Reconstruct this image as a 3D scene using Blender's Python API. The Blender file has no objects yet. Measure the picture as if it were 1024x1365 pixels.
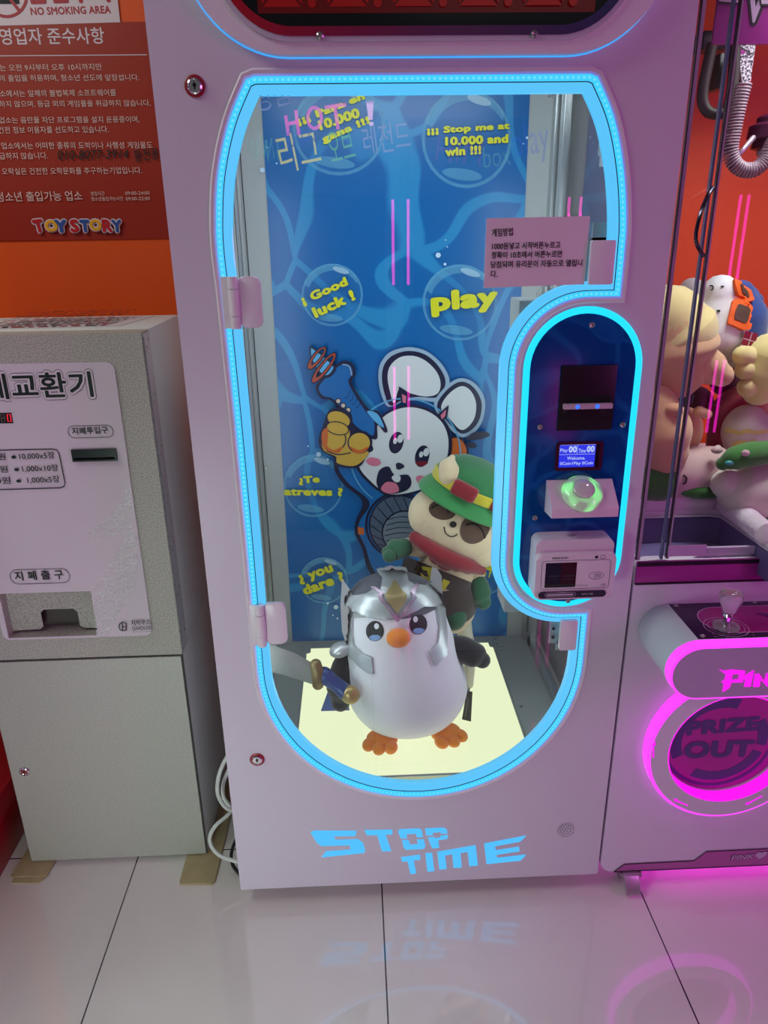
import bpy, bmesh, math, random
from mathutils import Vector, Matrix, geometry
from mathutils.bvhtree import BVHTree
PI = math.pi
random.seed(7)
SC = bpy.context.scene
COL = SC.collection

# ------------------------------------------------------------------ camera, world, lights, exposure
CAM = Vector((-.1178, -1.2771, 1.4388))
PITCH, YAW, ROLL, FPX = .3621, .0365, -.0147, 982.18
_fw = Vector((math.sin(YAW) * math.cos(PITCH), math.cos(YAW) * math.cos(PITCH), -math.sin(PITCH)))
_rt = Vector((math.cos(YAW), -math.sin(YAW), 0))
_up = _rt.cross(_fw)
_c, _s = math.cos(ROLL), math.sin(ROLL)
RT, UP, FW = _c * _rt + _s * _up, -_s * _rt + _c * _up, _fw
cam = bpy.data.cameras.new('camera')
cam.sensor_fit = 'VERTICAL'
cam.sensor_height = 24
cam.lens = 24 * FPX / 1365
cam.clip_start = .02
cam_o = bpy.data.objects.new('camera', cam)
COL.objects.link(cam_o)
cam_o.matrix_world = Matrix(((RT.x, UP.x, -FW.x, CAM.x), (RT.y, UP.y, -FW.y, CAM.y), (RT.z, UP.z, -FW.z, CAM.z), (0, 0, 0, 1)))
SC.camera = cam_o
SC.view_settings.view_transform = 'Standard'
SC.view_settings.look = 'None'
SC.view_settings.gamma = 1
SC.view_settings.use_curve_mapping = False
SC.view_settings.exposure = 0.0

w = bpy.data.worlds.new('world')
SC.world = w
w.use_nodes = True
w.node_tree.nodes['Background'].inputs[0].default_value = (.60, .58, .60, 1)
w.node_tree.nodes['Background'].inputs[1].default_value = .15


def lamp(name, kind, loc, energy, color, size=1, size_y=None, target=None, spread=None):
    l = bpy.data.lights.new(name, kind)
    l.energy, l.color = energy, color
    if kind == 'AREA':
        l.size = size
        if size_y:
            l.shape, l.size_y = 'RECTANGLE', size_y
        if spread:
            l.spread = spread
    o = bpy.data.objects.new(name, l)
    COL.objects.link(o)
    o.location = loc
    if target is not None:
        o.rotation_euler = (Vector(target) - Vector(loc)).to_track_quat('-Z', 'Y').to_euler()
    return o


# ceiling fittings of the arcade, the glow of the row of machines across the aisle, the case lamp of the prize machine, plus added fill lights
lamp('ceiling_lamp', 'AREA', (-1.55, -.40, 2.6), 15, (.92, 1, .92), 1.0, .5, (-.95, -.1, 0))
lamp('ceiling_lamp', 'AREA', (.7, -2.6, 2.62), 3, (1, .97, .95), 1.2, .6, (.6, -2.4, 0))
lamp('low_fill_light', 'AREA', (-.77, -1.25, .5), 3.8, (.80, 1, .92), .28, .42, (-.45, 0, .02), 2.4)  # unseen fill added beside the camera to brighten floor and lower fronts
lamp('aisle_glow', 'AREA', (2.1, -1.5, 1.6), 11, (.92, .13, .85), .5, 1.2, (.6, 0, 1.5))
lamp('case_lamp', 'AREA', (-.01, .16, 1.77), 2.2, (.86, .95, 1), .6, .08, (0, .50, .9))
lamp('case_side_fill', 'AREA', (-.352, .06, 1.0), 1.7, (.86, .95, 1), .02, 1.1, (.1, .60, .95))  # pair of fills added in the front corners to brighten the back panel
lamp('case_side_fill', 'AREA', (.352, .12, 1.0), 1.7, (.86, .95, 1), .02, 1.1, (-.1, .60, .95))
lamp('claw_case_lamp', 'AREA', (.80, .12, 1.88), 4.4, (.90, 1, .92), .4, .14, (.72, .32, .95), 2.1)

# ------------------------------------------------------------------ materials


def lin(c):
    return tuple(((v / 255) / 12.92 if v / 255 <= .04045 else ((v / 255 + .055) / 1.055) ** 2.4) for v in c[:3]) + (1,)


MATS = {}


def mat(name, rgb, rough=.5, metal=0, emit=None, es=1, spec=.5, bump=None, sheen=0, noise=None, coat=0):
    if name in MATS:
        return MATS[name]
    m = bpy.data.materials.new(name)
    m.use_nodes = True
    nt = m.node_tree
    b = nt.nodes['Principled BSDF']
    b.inputs['Base Color'].default_value = lin(rgb)
    b.inputs['Roughness'].default_value = rough
    b.inputs['Metallic'].default_value = metal
    b.inputs['Specular IOR Level'].default_value = spec
    b.inputs['Coat Weight'].default_value = coat
    if sheen:
        b.inputs['Sheen Weight'].default_value = sheen
        b.inputs['Sheen Roughness'].default_value = .6
    if emit:
        b.inputs['Emission Color'].default_value = lin(emit)
        b.inputs['Emission Strength'].default_value = es
    tc = None
    if bump or noise:
        tc = nt.nodes.new('ShaderNodeTexCoord')
    if noise:  # (scale, second colour, contrast low, contrast high)
        n = nt.nodes.new('ShaderNodeTexNoise')
        n.inputs['Scale'].default_value = noise[0]
        n.inputs['Detail'].default_value = 3
        nt.links.new(tc.outputs['Object'], n.inputs['Vector'])
        r = nt.nodes.new('ShaderNodeValToRGB')
        r.color_ramp.elements[0].position, r.color_ramp.elements[1].position = noise[2], noise[3]
        r.color_ramp.elements[0].color, r.color_ramp.elements[1].color = lin(rgb), lin(noise[1])
        nt.links.new(n.outputs['Fac'], r.inputs['Fac'])
        nt.links.new(r.outputs['Color'], b.inputs['Base Color'])
    if bump:  # (scale, strength)
        n2 = nt.nodes.new('ShaderNodeTexNoise')
        n2.inputs['Scale'].default_value = bump[0]
        n2.inputs['Detail'].default_value = 4
        nt.links.new(tc.outputs['Object'], n2.inputs['Vector'])
        bp = nt.nodes.new('ShaderNodeBump')
        bp.inputs['Strength'].default_value = bump[1]
        bp.inputs['Distance'].default_value = .002
        nt.links.new(n2.outputs['Fac'], bp.inputs['Height'])
        nt.links.new(bp.outputs['Normal'], b.inputs['Normal'])
    MATS[name] = m
    return m


def glow(name, rgb, s=1.0):
    """a light-giving surface"""
    if name in MATS:
        return MATS[name]
    m = bpy.data.materials.new(name)
    m.use_nodes = True
    b = m.node_tree.nodes['Principled BSDF']
    b.inputs['Base Color'].default_value = (.02, .02, .02, 1)
    b.inputs['Roughness'].default_value = .3
    b.inputs['Emission Color'].default_value = lin(rgb)
    b.inputs['Emission Strength'].default_value = s
    MATS[name] = m
    return m


def glass(name, tint=(1, 1, 1), refl=1.0, film=0, film_rgb=(255, 255, 255)):
    """clear pane: see-through plus a mirror reflection growing at grazing angles; film = faint coating"""
    if name in MATS:
        return MATS[name]
    m = bpy.data.materials.new(name)
    m.use_nodes = True
    nt = m.node_tree
    nt.nodes.clear()
    out = nt.nodes.new('ShaderNodeOutputMaterial')
    tr = nt.nodes.new('ShaderNodeBsdfTransparent')
    tr.inputs[0].default_value = (*tint, 1)
    gl = nt.nodes.new('ShaderNodeBsdfGlossy')
    gl.inputs['Roughness'].default_value = .0
    fr = nt.nodes.new('ShaderNodeFresnel')
    fr.inputs[0].default_value = 1.5
    ge = nt.nodes.new('ShaderNodeNewGeometry')
    inv = nt.nodes.new('ShaderNodeMath')
    inv.operation = 'SUBTRACT'
    inv.inputs[0].default_value = refl
    mul2 = nt.nodes.new('ShaderNodeMath')
    mul2.operation = 'MULTIPLY'
    mul2.inputs[1].default_value = refl
    nt.links.new(ge.outputs['Backfacing'], mul2.inputs[0])
    nt.links.new(mul2.outputs[0], inv.inputs[1])
    mul = nt.nodes.new('ShaderNodeMath')
    mul.operation = 'MULTIPLY'
    nt.links.new(fr.outputs[0], mul.inputs[0])
    nt.links.new(inv.outputs[0], mul.inputs[1])
    mx = nt.nodes.new('ShaderNodeMixShader')
    nt.links.new(mul.outputs[0], mx.inputs[0])
    nt.links.new(tr.outputs[0], mx.inputs[1])
    nt.links.new(gl.outputs[0], mx.inputs[2])
    last = mx
    if film:
        df = nt.nodes.new('ShaderNodeBsdfDiffuse')
        df.inputs[0].default_value = lin(film_rgb)
        m2 = nt.nodes.new('ShaderNodeMixShader')
        m2.inputs[0].default_value = film
        nt.links.new(mx.outputs[0], m2.inputs[1])
        nt.links.new(df.outputs[0], m2.inputs[2])
        last = m2
    nt.links.new(last.outputs[0], out.inputs[0])
    MATS[name] = m
    return m


def film(name, rgb, alpha, rough=.5):
    """thin printed or drawn film: diffuse over see-through"""
    if name in MATS:
        return MATS[name]
    m = bpy.data.materials.new(name)
    m.use_nodes = True
    nt = m.node_tree
    b = nt.nodes['Principled BSDF']
    b.inputs['Base Color'].default_value = lin(rgb)
    b.inputs['Roughness'].default_value = rough
    b.inputs['Alpha'].default_value = alpha
    MATS[name] = m
    return m


def marker(name, rgb, alpha):
    """paint-marker ink on glass: lets light through and glows from either side"""
    if name in MATS:
        return MATS[name]
    m = bpy.data.materials.new(name)
    m.use_nodes = True
    nt = m.node_tree
    nt.nodes.clear()
    out = nt.nodes.new('ShaderNodeOutputMaterial')
    tr, df, tl = nt.nodes.new('ShaderNodeBsdfTransparent'), nt.nodes.new('ShaderNodeBsdfDiffuse'), nt.nodes.new('ShaderNodeBsdfTranslucent')
    df.inputs[0].default_value = tl.inputs[0].default_value = lin(rgb)
    ad, mx = nt.nodes.new('ShaderNodeAddShader'), nt.nodes.new('ShaderNodeMixShader')
    nt.links.new(df.outputs[0], ad.inputs[0])
    nt.links.new(tl.outputs[0], ad.inputs[1])
    mx.inputs[0].default_value = alpha
    nt.links.new(tr.outputs[0], mx.inputs[1])
    nt.links.new(ad.outputs[0], mx.inputs[2])
    nt.links.new(mx.outputs[0], out.inputs[0])
    MATS[name] = m
    return m


# ------------------------------------------------------------------ scene tree helpers


def base_of(o):
    v = Vector((0, 0, 0))
    while o is not None:
        v += o.location
        o = o.parent
    return v


def tag(o, label, cat, group=None):
    o['label'], o['category'] = label, cat
    if group:
        o['group'] = group
    return o


def thing(name, label, cat, loc=(0, 0, 0), group=None):
    o = bpy.data.objects.new(name, None)
    o.empty_display_size = .05
    COL.objects.link(o)
    o.location = loc
    return tag(o, label, cat, group)


def dup(root, loc, label, group=None):
    r = root.copy()
    COL.objects.link(r)
    r.location = loc
    r['label'] = label
    if group:
        r['group'] = group
    for ch in list(root.children):
        c = ch.copy()
        COL.objects.link(c)
        c.parent = r
        for g in ch.children:
            d = g.copy()
            COL.objects.link(d)
            d.parent = c
    return r


def catmull(pts, n=8, closed=False):
    out = []
    k = len(pts)
    P = [Vector(p) for p in pts]
    segs = k if closed else k - 1
    for i in range(segs):
        if closed:
            a, b, c, d = P[i - 1], P[i], P[(i + 1) % k], P[(i + 2) % k]
        else:
            a, b, c, d = P[max(i - 1, 0)], P[i], P[i + 1], P[min(i + 2, k - 1)]
        for j in range(n):
            t = j / n
            out.append(.5 * ((2 * b) + (c - a) * t + (2 * a - 5 * b + 4 * c - d) * t * t + (3 * b - a - 3 * c + d) * t ** 3))
    if not closed:
        out.append(P[-1])
    return out


def arc(cx, cz, r, a0, a1, n=12, rz=None):
    rz = rz or r
    return [(cx + r * math.cos(math.radians(a0 + (a1 - a0) * i / n)), cz + rz * math.sin(math.radians(a0 + (a1 - a0) * i / n))) for i in range(n + 1)]


def rrect(x0, x1, z0, z1, r, n=6):
    r = min(r, (x1 - x0) / 2 - 1e-5, (z1 - z0) / 2 - 1e-5)
    return arc(x1 - r, z1 - r, r, 0, 90, n) + arc(x0 + r, z1 - r, r, 90, 180, n) + arc(x0 + r, z0 + r, r, 180, 270, n) + arc(x1 - r, z0 + r, r, 270, 360, n)


def area2(l):
    return sum(l[i][0] * l[(i + 1) % len(l)][1] - l[(i + 1) % len(l)][0] * l[i][1] for i in range(len(l))) / 2


def inset(loop, d):
    """offset a closed 2D loop inwards by d (outwards when d < 0)"""
    n = len(loop)
    sgn = 1 if area2(loop) > 0 else -1
    out = []
    for i in range(n):
        p0, p1, p2 = Vector(loop[i - 1][:2]), Vector(loop[i][:2]), Vector(loop[(i + 1) % n][:2])
        e0, e1 = (p1 - p0), (p2 - p1)
        if e0.length < 1e-7 or e1.length < 1e-7:
            e0 = e1 = (p2 - p0)
        e0.normalize()
        e1.normalize()
        n0, n1 = Vector((-e0.y, e0.x)) * sgn, Vector((-e1.y, e1.x)) * sgn
        b = n0 + n1
        if b.length < 1e-6:
            b = n0.copy()
        b.normalize()
        k = d / max(.5, b.dot(n0))
        out.append(tuple(p1 + b * k))
    return out


FRONT = Matrix(((1, 0, 0, 0), (0, 0, -1, 0), (0, 1, 0, 0), (0, 0, 0, 1)))   # (u, v, w) -> (x=u, y=-w, z=v)


def front(y):
    return Matrix.Translation((0, y, 0)) @ FRONT


TXT = {}


def text_tris(s, shear=0, space=1):
    """flat outline of a line of lettering: vertices and faces, unit size"""
    key = (s, shear, space)
    if key in TXT:
        return TXT[key]
    f = bpy.data.curves.new('lettering', 'FONT')
    f.body, f.size, f.shear = s, 1, shear
    f.resolution_u = 3
    f.space_character = space
    o = bpy.data.objects.new('lettering', f)
    COL.objects.link(o)
    dg = bpy.context.evaluated_depsgraph_get()
    me = bpy.data.meshes.new_from_object(o.evaluated_get(dg))
    vs = [(v.co.x, v.co.y) for v in me.vertices]
    fs = [tuple(p.vertices) for p in me.polygons]
    bpy.data.objects.remove(o)
    bpy.data.curves.remove(f)
    bpy.data.meshes.remove(me)
    TXT[key] = (vs, fs)
    return TXT[key]


class MB:
    """collects shapes and links them as one mesh object"""

    def __init__(self, M=None):
        self.bm = bmesh.new()
        self.M = M or Matrix.Identity(4)
        self.mats = []
        self.mi = 0
        self.layer = 0.0

    def use(self, m):
        if m not in self.mats:
            self.mats.append(m)
        self.mi = self.mats.index(m)
        return self

    def _f(self, vs):
        try:
            f = self.bm.faces.new(vs)
        except ValueError:
            return None
        f.material_index = self.mi
        return f

    def v(self, p, M=None):
        return self.bm.verts.new((M or self.M) @ Vector(p))

    # --- solids
    def box(self, x0, x1, y0, y1, z0, z1, bev=0, seg=2, M=None):
        r = bmesh.ops.create_cube(self.bm, size=1)
        T = (M or self.M) @ Matrix.Translation(((x0 + x1) / 2, (y0 + y1) / 2, (z0 + z1) / 2)) @ Matrix.Diagonal((x1 - x0, y1 - y0, z1 - z0, 1))
        bmesh.ops.transform(self.bm, matrix=T, verts=r['verts'])
        fs = list({f for v in r['verts'] for f in v.link_faces})
        for f in fs:
            f.material_index = self.mi
        if bev:
            es = list({e for v in r['verts'] for e in v.link_edges})
            bmesh.ops.bevel(self.bm, geom=es, offset=bev, segments=seg, affect='EDGES', profile=.5)
            for f in self.bm.faces:
                pass
        return self

    def ring(self, pts):
        return [self.bm.verts.new(p) for p in pts]

    def skin(self, rings, caps=True, closed=True):
        R = [self.ring(r) for r in rings]
        n = len(R[0])
        for a, b in zip(R, R[1:]):
            for i in range(n if closed else n - 1):
                j = (i + 1) % n
                self._f((a[i], a[j], b[j], b[i]))
        if caps and n > 2:
            self._f(list(reversed(R[0])))
            self._f(R[-1])
        return R

    def tube(self, path, r, seg=10, closed=False, caps=True):
        P = [Vector(p) for p in path]
        n = len(P)
        rings = []
        up = None
        for i, p in enumerate(P):
            if closed:
                d = P[(i + 1) % n] - P[i - 1]
            else:
                d = P[min(i + 1, n - 1)] - P[max(i - 1, 0)]
            d.normalize()
            if up is None:
                up = Vector((0, 0, 1)) if abs(d.z) < .9 else Vector((0, 1, 0))
            x = d.cross(up)
            if x.length < 1e-6:
                x = d.orthogonal()
            x.normalize()
            up = x.cross(d).normalized()
            rr = r[i] if isinstance(r, (list, tuple)) else r
            rings.append([self.M @ (p + rr * (math.cos(2 * PI * k / seg) * x + math.sin(2 * PI * k / seg) * up)) for k in range(seg)])
        if closed:
            rings.append(rings[0])
            self.skin(rings, caps=False)
        else:
            self.skin(rings, caps=caps)
        return self

    def cyl(self, p0, p1, r0, r1=None, seg=24):
        return self.tube([p0, p1], [r0, r0 if r1 is None else r1], seg)

    def lathe(self, prof, c=(0, 0, 0), seg=32, M=None, ax=None):
        """profile [(r, h)] turned round local Z; ax=(sx, sy) squashes the section"""
        M = M or self.M
        sx, sy = ax or (1, 1)
        rings = []
        for r, h in prof:
            r = max(r, 1e-5)
            rings.append([M @ Vector((c[0] + r * sx * math.cos(2 * PI * k / seg), c[1] + r * sy * math.sin(2 * PI * k / seg), c[2] + h)) for k in range(seg)])
        self.skin(rings)
        return self

    def ell(self, c, r, R=None, seg=24, rings=14):
        T = Matrix.Translation(c) @ (R.to_4x4() if R else Matrix.Identity(4)) @ Matrix.Diagonal((*r, 1))
        out = []
        for i in range(rings + 1):
            a = PI * i / rings - PI / 2
            rr = max(math.cos(a), 1e-4)
            out.append([self.M @ T @ Vector((rr * math.cos(2 * PI * k / seg), rr * math.sin(2 * PI * k / seg), math.sin(a))) for k in range(seg)])
        self.skin(out)
        return self

    def limb(self, pts, rad, seg=14, n=6):
        """soft tapering limb with round ends"""
        P = catmull(pts, n)
        rs = []
        k = len(pts) - 1
        for i in range(len(P)):
            t = i / (len(P) - 1) * k
            a = min(int(t), k - 1)
            f = t - a
            f = f * f * (3 - 2 * f)
            rs.append(rad[a] * (1 - f) + rad[a + 1] * f)
        d0, d1 = (P[0] - P[1]).normalized(), (P[-1] - P[-2]).normalized()
        path, rr = [], []
        for a in (90, 65, 40, 18):
            path.append(P[0] + d0 * rs[0] * math.sin(math.radians(a)))
            rr.append(max(rs[0] * math.cos(math.radians(a)), 1e-4))
        path += P
        rr += rs
        for a in (18, 40, 65, 90):
            path.append(P[-1] + d1 * rs[-1] * math.sin(math.radians(a)))
            rr.append(max(rs[-1] * math.cos(math.radians(a)), 1e-4))
        return self.tube(path, rr, seg)

    # --- outlines in a plane: local (u, v), thickness along w
    def prism(self, loops, w0, w1, bev=0, M=None, caps=(True, True), seg=2):
        M = M or self.M
        if not isinstance(loops[0][0], (tuple, list, Vector)):
            loops = [loops]
        loops = [[(p[0], p[1]) for p in l] for l in loops]
        loops = [l if (area2(l) > 0) == (i == 0) else l[::-1] for i, l in enumerate(loops)]
        V = {}
        for w_ in (w0, w1):
            V[w_] = [[self.v((p[0], p[1], w_), M) for p in l] for l in loops]
        for A, B in zip(V[w0], V[w1]):
            n = len(A)
            for i in range(n):
                self._f((A[i], A[(i + 1) % n], B[(i + 1) % n], B[i]))
        edge = []
        if len(loops) == 1:
            if caps[1]:
                f = self._f(V[w1][0])
                if f and bev:
                    edge = list(f.edges)
            if caps[0]:
                self._f(V[w0][0][::-1])
            if edge:
                bmesh.ops.bevel(self.bm, geom=edge, offset=bev, segments=seg, affect='EDGES', profile=.5)
        else:
            tri = geometry.tessellate_polygon([[Vector((p[0], p[1], 0)) for p in l] for l in loops])
            for w_, up in ((w1, True), (w0, False)):
                if not caps[1 if up else 0]:
                    continue
                flat = [x for l in V[w_] for x in l]
                src = [p for l in loops for p in l]
                for t in tri:
                    a, b, c = (Vector(src[i]) for i in t)
                    ccw = (b - a).x * (c - a).y - (b - a).y * (c - a).x > 0
                    t = t if ccw == up else t[::-1]
                    self._f([flat[i] for i in t])
        return self

    def band(self, la, wa, lb, wb, M=None):
        """strip between two closed loops of equal length at depths wa, wb"""
        M = M or self.M
        A = [self.v((p[0], p[1], wa), M) for p in la]
        B = [self.v((p[0], p[1], wb), M) for p in lb]
        n = len(A)
        sgn = area2(la) > 0
        for i in range(n):
            q = (A[i], A[(i + 1) % n], B[(i + 1) % n], B[i])
            self._f(q if sgn else q[::-1])
        return self

    # --- flat print, each call a hair in front of the last
    def lift(self):
        self.layer += .00012
        return self.layer

    def poly(self, loops, m):
        self.use(m)
        if not isinstance(loops[0][0], (tuple, list, Vector)):
            loops = [loops]
        w_ = self.lift()
        src = [p for l in loops for p in l]
        vs = [self.v((p[0], p[1], w_)) for p in src]
        for t in geometry.tessellate_polygon([[Vector((p[0], p[1], 0)) for p in l] for l in loops]):
            a, b, c = (Vector(src[i][:2]) for i in t)
            if (b - a).x * (c - a).y - (b - a).y * (c - a).x < 0:
                t = t[::-1]
            self._f([vs[i] for i in t])
        return self

    def stroke(self, pts, wd, m, closed=False):
        self.use(m)
        w_ = self.lift()
        P = [Vector((p[0], p[1])) for p in pts]
        n = len(P)
        L, R = [], []
        for i, p in enumerate(P):
            if closed:
                d = P[(i + 1) % n] - P[i - 1]
            else:
                d = P[min(i + 1, n - 1)] - P[max(i - 1, 0)]
            if d.length < 1e-9:
                d = Vector((1, 0))
            d.normalize()
            h = (wd[i] if isinstance(wd, (list, tuple)) else wd) / 2
            nn = Vector((-d.y, d.x)) * h
            L.append(self.v((*(p + nn), w_)))
            R.append(self.v((*(p - nn), w_)))
        for i in range(n if closed else n - 1):
            j = (i + 1) % n
            self._f((R[i], R[j], L[j], L[i]))
        return self

    def text(self, s, m, p0, p1, h, bold=0, shear=0, up=None):
        """lettering whose box runs from p0 to p1 along the baseline and is h high (local units)"""
        self.use(m)
        vs, fs = text_tris(s, shear, 1 + bold * 1.2)
        if not fs:
            return self
        x0, x1 = min(v[0] for v in vs) - bold, max(v[0] for v in vs) + bold
        y0, y1 = min(v[1] for v in vs) - bold, max(v[1] for v in vs) + bold
        p0, p1 = Vector(p0[:2]), Vector(p1[:2])
        ex = (p1 - p0) / (x1 - x0)
        ey = Vector(up[:2]) if up is not None else Vector((-(p1 - p0).y, (p1 - p0).x)).normalized() * h
        ey = ey / (y1 - y0)
        w0 = self.lift()
        n = 0 if not bold else (6 if bold < .03 else 8 if bold < .07 else 12)
        for k in range(n + 1):
            dx, dy = (0, 0) if k == n else (bold * math.cos(2 * PI * k / n), bold * math.sin(2 * PI * k / n))
            w_ = w0 + k * .00002
            V = [self.v((*(p0 + ex * (v[0] + dx - x0) + ey * (v[1] + dy - y0)), w_)) for v in vs]
            for f in fs:
                self._f([V[i] for i in f])
        self.layer += n * .00002
        return self

    def done(self, name, m=None, parent=None, smooth=True, ang=.6, sub=0, kind=None, label=None, weld=False):
        if m is not None:
            self.mats = [m]
            for f in self.bm.faces:
                f.material_index = 0
        if weld:
            bmesh.ops.remove_doubles(self.bm, verts=self.bm.verts, dist=1e-5)
        if not self.layer:
            bmesh.ops.recalc_face_normals(self.bm, faces=self.bm.faces)
        me = bpy.data.meshes.new(name)
        self.bm.to_mesh(me)
        self.bm.free()
        if parent is not None:
            me.transform(Matrix.Translation(-base_of(parent)))
        for x in self.mats:
            me.materials.append(x)
        if smooth:
            me.polygons.foreach_set('use_smooth', [True] * len(me.polygons))
            me.set_sharp_from_angle(angle=ang)
        o = bpy.data.objects.new(name, me)
        COL.objects.link(o)
        o.parent = parent
        if sub:
            md = o.modifiers.new('subdivision', 'SUBSURF')
            md.levels = md.render_levels = sub
        if kind:
            o['kind'] = kind
        if label:
            o['label'] = label
        return o


def ray(px, py):
    return RT * ((px - 512) / FPX) + UP * ((682.5 - py) / FPX) + FW


def at(px, py, **k):
    """the point of a real plane (x=, y= or z=) that a spot of the photograph shows"""
    d = ray(px, py)
    (a, val), = k.items()
    i = 'xyz'.index(a)
    return CAM + d * ((val - CAM[i]) / d[i])


class PL:
    """a real plane with its own (u, v, w) frame; q() reads a spot of the photograph on it"""

    def __init__(self, M):
        self.M = M
        self.I = M.inverted()
        self.n = (M.to_3x3() @ Vector((0, 0, 1))).normalized()
        self.o = M.translation

    def q(self, px, py):
        d = ray(px, py)
        p = CAM + d * ((self.o - CAM).dot(self.n) / d.dot(self.n))
        l = self.I @ p
        return (l.x, l.y)

    def qs(self, pts):
        return [self.q(*p) for p in pts]

    def text(self, mb, s, m, x0, y0, x1, y1, h, bold=0, shear=0):
        """baseline from photo spot (x0, y0) to (x1, y1), cap height h in photo pixels"""
        a, b = Vector(self.q(x0, y0)), Vector(self.q(x1, y1))
        hh = (Vector(self.q((x0 + x1) / 2, (y0 + y1) / 2 - h)) - Vector(self.q((x0 + x1) / 2, (y0 + y1) / 2))).length
        return mb.text(s, m, a, b, hh, bold, shear)

    def circ(self, px, py, rx, ry=None, rot=0, n=28, a0=0, a1=360):
        ry = ry or rx
        c, s = math.cos(math.radians(rot)), math.sin(math.radians(rot))
        pts = []
        for i in range(n):
            a = math.radians(a0 + (a1 - a0) * i / (n if a1 - a0 == 360 else n - 1))
            x, y = rx * math.cos(a), ry * math.sin(a)
            pts.append(self.q(px + c * x - s * y, py + s * x + c * y))
        return pts


def fn(b, vs):
    try:
        b.faces.new(vs)
    except ValueError:
        pass


def wrap(bvh, px_loop, m, name, parent, lift=.002, thick=0, plane_y=.2, cell=5, smooth_px=0, sub=0, label=None, closed=True):
    """a patch sewn on a soft body: outline read from the photograph, laid on the body's surface"""
    if smooth_px:
        px_loop = [tuple(p) for p in catmull([Vector((*p, 0)) for p in px_loop], smooth_px, True)]
    L = [Vector((p[0], p[1], 0)) for p in px_loop]
    b = bmesh.new()
    vs = [b.verts.new(p) for p in L]
    for t in geometry.tessellate_polygon([L]):
        try:
            b.faces.new([vs[i] for i in t])
        except ValueError:
            pass
    for _ in range(5):
        es = [e for e in b.edges if e.calc_length() > cell]
        if not es:
            break
        bmesh.ops.subdivide_edges(b, edges=es, cuts=1)
        bmesh.ops.triangulate(b, faces=b.faces)
    nor = {}
    for v in b.verts:
        d = ray(v.co.x, v.co.y).normalized()
        hit, nrm, _, _ = bvh.ray_cast(CAM, d)
        if hit is None:
            v.co = CAM + d * ((plane_y - CAM.y) / d.y)
            nor[v] = -d
        else:
            v.co = hit + nrm * lift
            nor[v] = nrm
    bmesh.ops.recalc_face_normals(b, faces=b.faces)
    if sum((f.normal.dot(f.calc_center_median() - CAM)) for f in b.faces) > 0:
        bmesh.ops.reverse_faces(b, faces=b.faces)
    if thick:
        top = list(b.faces)
        rim = [e for e in b.edges if len(e.link_faces) == 1]
        low = {v: b.verts.new(v.co - nor[v] * thick) for v in list(b.verts)}
        for f in top:
            fn(b, [low[v] for v in reversed(f.verts)])
        for e in rim:
            a_, c_ = e.verts
            fn(b, (a_, c_, low[c_], low[a_]))
        bmesh.ops.recalc_face_normals(b, faces=b.faces)
    me = bpy.data.meshes.new(name)
    b.to_mesh(me)
    b.free()
    me.transform(Matrix.Translation(-base_of(parent)))
    me.materials.append(m)
    me.polygons.foreach_set('use_smooth', [True] * len(me.polygons))
    me.set_sharp_from_angle(angle=1.0)
    o = bpy.data.objects.new(name, me)
    COL.objects.link(o)
    o.parent = parent
    if label:
        o['label'] = label
    return o


def bvh_of(*objs):
    vs, fs = [], []
    dg = bpy.context.evaluated_depsgraph_get()
    for o in objs:
        k = len(vs)
        b = base_of(o)
        me = bpy.data.meshes.new_from_object(o.evaluated_get(dg))
        vs += [v.co + b for v in me.vertices]
        fs += [[i + k for i in p.vertices] for p in me.polygons]
        bpy.data.meshes.remove(me)
    return BVHTree.FromPolygons(vs, fs)

# ------------------------------------------------------------------ the room
WALL_Y = .72


def floor_mat():
    m = bpy.data.materials.new('floor_tile')
    m.use_nodes = True
    nt = m.node_tree
    b = nt.nodes['Principled BSDF']
    tc = nt.nodes.new('ShaderNodeTexCoord')
    sep = nt.nodes.new('ShaderNodeSeparateXYZ')
    nt.links.new(tc.outputs['Object'], sep.inputs[0])

    def mth(op, a, bb):
        n = nt.nodes.new('ShaderNodeMath')
        n.operation = op
        for i, x in enumerate((a, bb)):
            if isinstance(x, (int, float)):
                n.inputs[i].default_value = x
            elif x is not None:
                nt.links.new(x, n.inputs[i])
        return n.outputs[0]
    lines = []
    for ax, off in (('X', -.0882), ('Y', .165)):
        t = mth('ADD', sep.outputs[ax], -off + .3 + 60)
        t = mth('MODULO', t, .6)
        t = mth('ABSOLUTE', mth('SUBTRACT', t, .3), None)
        lines.append(mth('LESS_THAN', t, .0016))
    joint = mth('MAXIMUM', lines[0], lines[1])
    nz = nt.nodes.new('ShaderNodeTexNoise')
    nz.inputs['Scale'].default_value = 3
    nz.inputs['Detail'].default_value = 5
    nt.links.new(tc.outputs['Object'], nz.inputs['Vector'])
    r = nt.nodes.new('ShaderNodeValToRGB')
    r.color_ramp.elements[0].position, r.color_ramp.elements[1].position = .3, .7
    r.color_ramp.elements[0].color, r.color_ramp.elements[1].color = lin((216, 213, 205)), lin((226, 223, 216))
    nt.links.new(nz.outputs['Fac'], r.inputs['Fac'])
    mx = nt.nodes.new('ShaderNodeMix')
    mx.data_type = 'RGBA'
    mx.inputs[7].default_value = lin((52, 48, 50))
    nt.links.new(joint, mx.inputs[0])
    nt.links.new(r.outputs[0], mx.inputs[6])
    nt.links.new(mx.outputs[2], b.inputs['Base Color'])
    b.inputs['Roughness'].default_value = .07
    b.inputs['Specular IOR Level'].default_value = .9
    b.inputs['Coat Weight'].default_value = .7
    b.inputs['Coat Roughness'].default_value = .03
    b.inputs['Coat IOR'].default_value = 1.7
    return m


def struct(name, mb, m):
    o = mb.done(name, m)
    o['kind'] = 'structure'
    return o


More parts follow.
